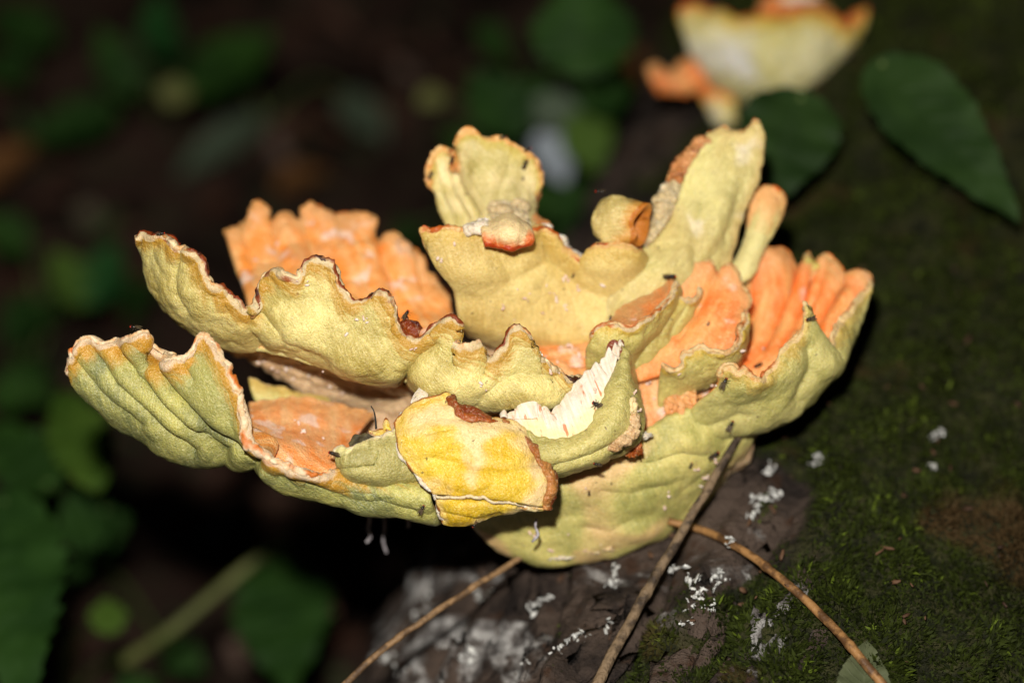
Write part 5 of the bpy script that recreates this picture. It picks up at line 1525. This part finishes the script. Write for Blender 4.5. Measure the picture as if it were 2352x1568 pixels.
v, f, uvn = leaf_mesh(at(1975, 1660, on_log(1975, 1640)[2] - 8), at(1994, 1464, on_log(1994, 1470)[2] - 18), -FW + UP * 0.2, 125 * S, serr=0.04, fold=0.2, seed=4)
make_obj('blade', v, f, LM['pale'], t, origin=base_of(t), attrs={'uvn': uvn})
# dead leaves that stand out on the soil
for k, (bx, by, tx, ty, w, colr, lab) in enumerate([
        (-40, 420, 110, 300, 110, 'dead', 'ochre dead leaf on the litter below the broad-leaved plant'), (60, 470, 160, 440, 60, 'brown', 'small brown dead leaf next to the ochre one'),
        (40, 160, -30, 240, 90, 'brown', 'dull reddish dead leaf by the dark seedling'), (240, 720, 340, 690, 100, 'brown', 'brown dead leaf under the olive and blue-green leaf pair'),
        (480, 1110, 560, 1060, 60, 'brown', 'brown dead leaf lying under the left lobe'), (1420, 120, 1480, 190, 90, 'dead', 'rusty dead leaf behind the rounded leaves'),
        (640, 430, 760, 380, 90, 'dead', 'rust-brown dead leaf beyond the orange back lobe'), (860, 130, 960, 90, 80, 'brown', 'dark brown dead leaf far back on the litter'),
        (380, 1180, 450, 1140, 60, 'brown', 'pinkish brown dead leaf beside the slanting olive cane'), (700, 30, 820, 60, 90, 'brown', 'curled brown dead leaf at the far edge of the clearing'),
        (840, 240, 880, 300, 70, 'grey', 'silvery dead leaf on the litter behind the fungus'), (520, 1200, 470, 1240, 60, 'grey', 'greyish dead leaf next to the slanting olive cane')]):
    bp, tp = at(bx, by, ground_d(bx, by, 0.02)), at(tx, ty, ground_d(tx, ty, 0.03))
    v, f, uvn = leaf_mesh(bp, tp, UPW, w * S * 1.75, serr=0.03, fold=0.3, droop=0.3, seed=k)
    o = make_obj('dead_leaf', v, f, LM[colr], None, origin=bp, attrs={'uvn': uvn})
    tag(o, lab, 'dead leaf')
# the leaf litter that nobody could count
V, Fq, tints = [], [], []
for k in range(1500):
    x, y = random.uniform(-1.1, 0.9), random.uniform(-0.35, 1.9)
    z = float(ground_h(np.array(x), np.array(y))) + random.uniform(0.002, 0.022)
    L, w = random.uniform(0.015, 0.05), random.uniform(0.008, 0.022)
    a = random.uniform(0, 6.28)
    ax = np.array([math.cos(a), math.sin(a), random.uniform(-0.35, 0.35)])
    sx = np.array([-math.sin(a), math.cos(a), random.uniform(-0.3, 0.3)])
    n0 = len(V)
    tv_ = random.random()
    for i in range(5):
        t = i / 4
        pw = (0.08, 0.8, 1.0, 0.7, 0.05)[i] * w
        lift = random.uniform(0.0, 0.006) + 0.25 * L * (t - 0.5)**2
        for s_ in (-1, 0, 1):
            V.append(np.array([x, y, z]) + ax * (t - 0.5) * L + sx * s_ * pw / 2 + UPW * (lift + (0.0 if s_ else -0.15 * pw)))
            tints.append(tv_)
    for i in range(4):
        for j in range(2):
            q0 = n0 + i * 3 + j
            Fq.append((q0, q0 + 1, q0 + 4, q0 + 3))
lmat, nt, bs = nodes('leaf_litter')
b = NB(nt)
t_ = b.attr('tint')
c1 = b.mix(b.step(t_, 0.0, 0.5, False), lin(32, 22, 18), lin(76, 50, 38))
c1 = b.mix(b.step(t_, 0.8, 0.95), c1, lin(104, 88, 78))
c1 = b.mix(b.step(t_, 0.92, 0.95), c1, lin(54, 76, 40))
b.link(c1, bs.inputs['Base Color'])
bs.inputs['Roughness'].default_value = 0.8
bs.inputs['Specular IOR Level'].default_value = 0.08
o = make_obj('leaf_litter', V, np.array(Fq), lmat, None, origin=np.zeros(3), attrs={'tint': tints})
tag(o, 'brown leaf litter covering the dark forest floor', 'leaf litter')
o['kind'] = 'stuff'

# ================================================================ flies
M_fly = simple_mat('fly_body', (16, 12, 10), (34, 24, 18), 900, 0.35, 0.2, 0.0003, spec=0.5)
M_eye = simple_mat('fly_eye', (190, 40, 14), (210, 60, 20), 900, 0.3, 0.1, 0.0002)
mw, nt, bs = nodes('fly_wing')
bs.inputs['Base Color'].default_value = (*lin(92, 78, 60), 1)
bs.inputs['Roughness'].default_value = 0.25
bs.inputs['Alpha'].default_value = 0.55
E3 = np.eye(3)


def fly_parts():
    mm = 0.001
    ell = lambda c, r, s=10, g=7: blob_mesh(np.array(c) * mm, np.diag(r) * mm, s, g, 0.0)
    body = [ell((0.15, 0, 0.75), (0.75, 0.5, 0.55)), ell((-1.1, 0, 0.6), (1.05, 0.45, 0.42)), ell((0.98, 0, 0.68), (0.36, 0.42, 0.4)), ell((0.55, 0, 0.7), (0.35, 0.25, 0.25))]
    for s_ in (-1, 1):
        for x0, x1 in ((0.5, 1.0), (0.15, 0.15), (-0.2, -0.9)):
            body.append(tube_mesh(np.array([(x0, 0.3 * s_, 0.5), (x0 * 0.5 + x1 * 0.5, 0.95 * s_, 0.75), (x1, 1.2 * s_, 0.0)]) * mm, np.array([0.09, 0.07, 0.05]) * mm, 5))
    eyes = join_meshes([ell((1.12, 0.27 * s_, 0.76), (0.2, 0.18, 0.24), 8, 6) for s_ in (-1, 1)])
    wings = []
    for s_ in (-1, 1):
        n = 14
        V, F_ = [], []
        for i in range(n):
            t = i / (n - 1)
            w_ = 0.42 * math.sin(math.pi * (t * 0.93 + 0.05))**0.6
            cx, cy, cz = 0.1 - 2.5 * t, s_ * (0.2 + 0.42 * t), 1.12 - 0.12 * t
            for dz in (0.0, -0.03):
                V += [((cx), cy - w_, cz + dz), ((cx), cy + w_, cz + dz + 0.05)]
        for i in range(n - 1):
            a = i * 4
            F_ += [(a, a + 1, a + 5, a + 4), (a + 2, a + 6, a + 7, a + 3)]
        wings.append((np.array(V) * mm, F_))
    return join_meshes(body), eyes, wings


(bv, bf), (ev, ef), wgs = fly_parts()
tmp = [make_obj('body', bv, bf, M_fly), make_obj('eyes', ev, ef, M_eye)] + [make_obj('wing', v, f, mw) for v, f in wgs]
fly_me = [(o.name.split('.')[0], o.data) for o in tmp]
for o in tmp:
    bpy.data.objects.remove(o)

FLIES = [
    (308, 756, 170, 'up', 1.05, 'red-eyed fly perched on the pleated lower left lobe'), (372, 540, 10, 'up', 0.8, 'dark fly on the folded tip of the upper left lobe'),
    (937, 722, 60, 'up', 1.0, 'black fly on the red-brown dried scrap in the front wall notch'), (1054, 782, 280, 'face', 1.35, 'large-winged fly clinging head down in the wavy front rim'),
    (1205, 374, 60, 'face', 1.0, 'black fly on the right edge of the fan-shaped lobe'), (1216, 346, 30, 'up', 0.8, 'fly at the top corner of the fan-shaped lobe'),
    (1158, 318, 10, 'up', 0.7, 'small fly on the scalloped top of the fan-shaped lobe'), (1041, 372, 250, 'face', 0.9, 'dark fly in the pleat of the fan-shaped lobe'), (985, 405, 250, 'face', 0.9, 'dark fly on the left fold of the fan-shaped lobe'),
    (1376, 444, 180, 'up', 1.0, 'reddish fly on top of the barrel-shaped curl'), (1542, 640, 5, 'up', 1.25, 'black fly at the tip of the brown-capped petal'),
    (1318, 632, 70, 'face', 0.45, 'tiny black fly on the big yellow centre wall'), (1402, 728, 80, 'face', 0.55, 'tiny dark fly above the brown-capped petal'),
    (1858, 730, 200, 'face', 1.0, 'fly on the pointed rim of the orange right-hand bowl'), (1667, 878, 65, 'face', 1.15, 'dark fly on the small yellow curl of the right-hand lobe'),
    (1370, 931, 150, 'face', 1.3, 'winged fly on the white torn flesh'), (1640, 1040, 30, 'face', 1.2, 'brown fly on the fungus body beside the grey twig'), (1679, 975, 60, 'face', 1.1, 'brown fly under the right-hand lobe near the twig top'),
    (1586, 1066, 60, 'face', 0.6, 'small fly in the middle of the fungus body'), (763, 1046, 160, 'up', 1.15, 'rusty fly on the orange cap beside the front lip'), (969, 1166, 60, 'face', 0.9, 'dark fly in the shade left of the yellow flap'),
    (1092, 1207, 230, 'up', 0.7, 'red-headed fly under the bottom edge of the yellow flap'), (1371, 1062, 170, 'face', 0.8, 'reddish fly under the broken lobe'), (1692, 775, 50, 'face', 0.5, 'tiny dark fly on the cream rim of the orange petal'),
    (1352, 1130, 90, 'face', 0.5, 'tiny dark fly low on the fungus body'), (1628, 742, 70, 'face', 0.45, 'tiny fly inside the orange petal'), (1740, 843, 200, 'up', 0.9, 'dark fly behind the small yellow curl')]
for (x, y, ang, mode, sc, lab) in FLIES:
    sc *= 1.25
    h = surf(x, y) or surf(x, y + 9) or surf(x, y + 18) or surf(x, y, 30)
    d = h[0] if h else 0
    ar = math.radians(ang)
    fwd = RT * math.cos(ar) + UP * math.sin(ar)
    if mode == 'up':
        upv = UP * 0.85 - FW * 0.5
        p = at(x, y, d - 6)
    else:
        upv = h[1] if h is not None and h[1] @ FW < -0.2 else -FW
        p = at(x, y, d - 1)
    upv = upv - (upv @ fwd) * fwd
    if np.linalg.norm(upv) < 0.2:
        upv = -FW - (-FW @ fwd) * fwd
    upv /= np.linalg.norm(upv)
    sv = np.cross(upv, fwd)
    t = thing('fly', p, lab, 'fly', 'small flies feeding on the fungus')
    t.matrix_world = Matrix([[*(fwd[i_2] * sc, sv[i_2] * sc, upv[i_2] * sc, p[i_2])] for i_2 in range(3)] + [[0, 0, 0, 1]])
    for nm, me in fly_me:
        o = bpy.data.objects.new(nm, me)
        COL.objects.link(o)
        o.parent = t
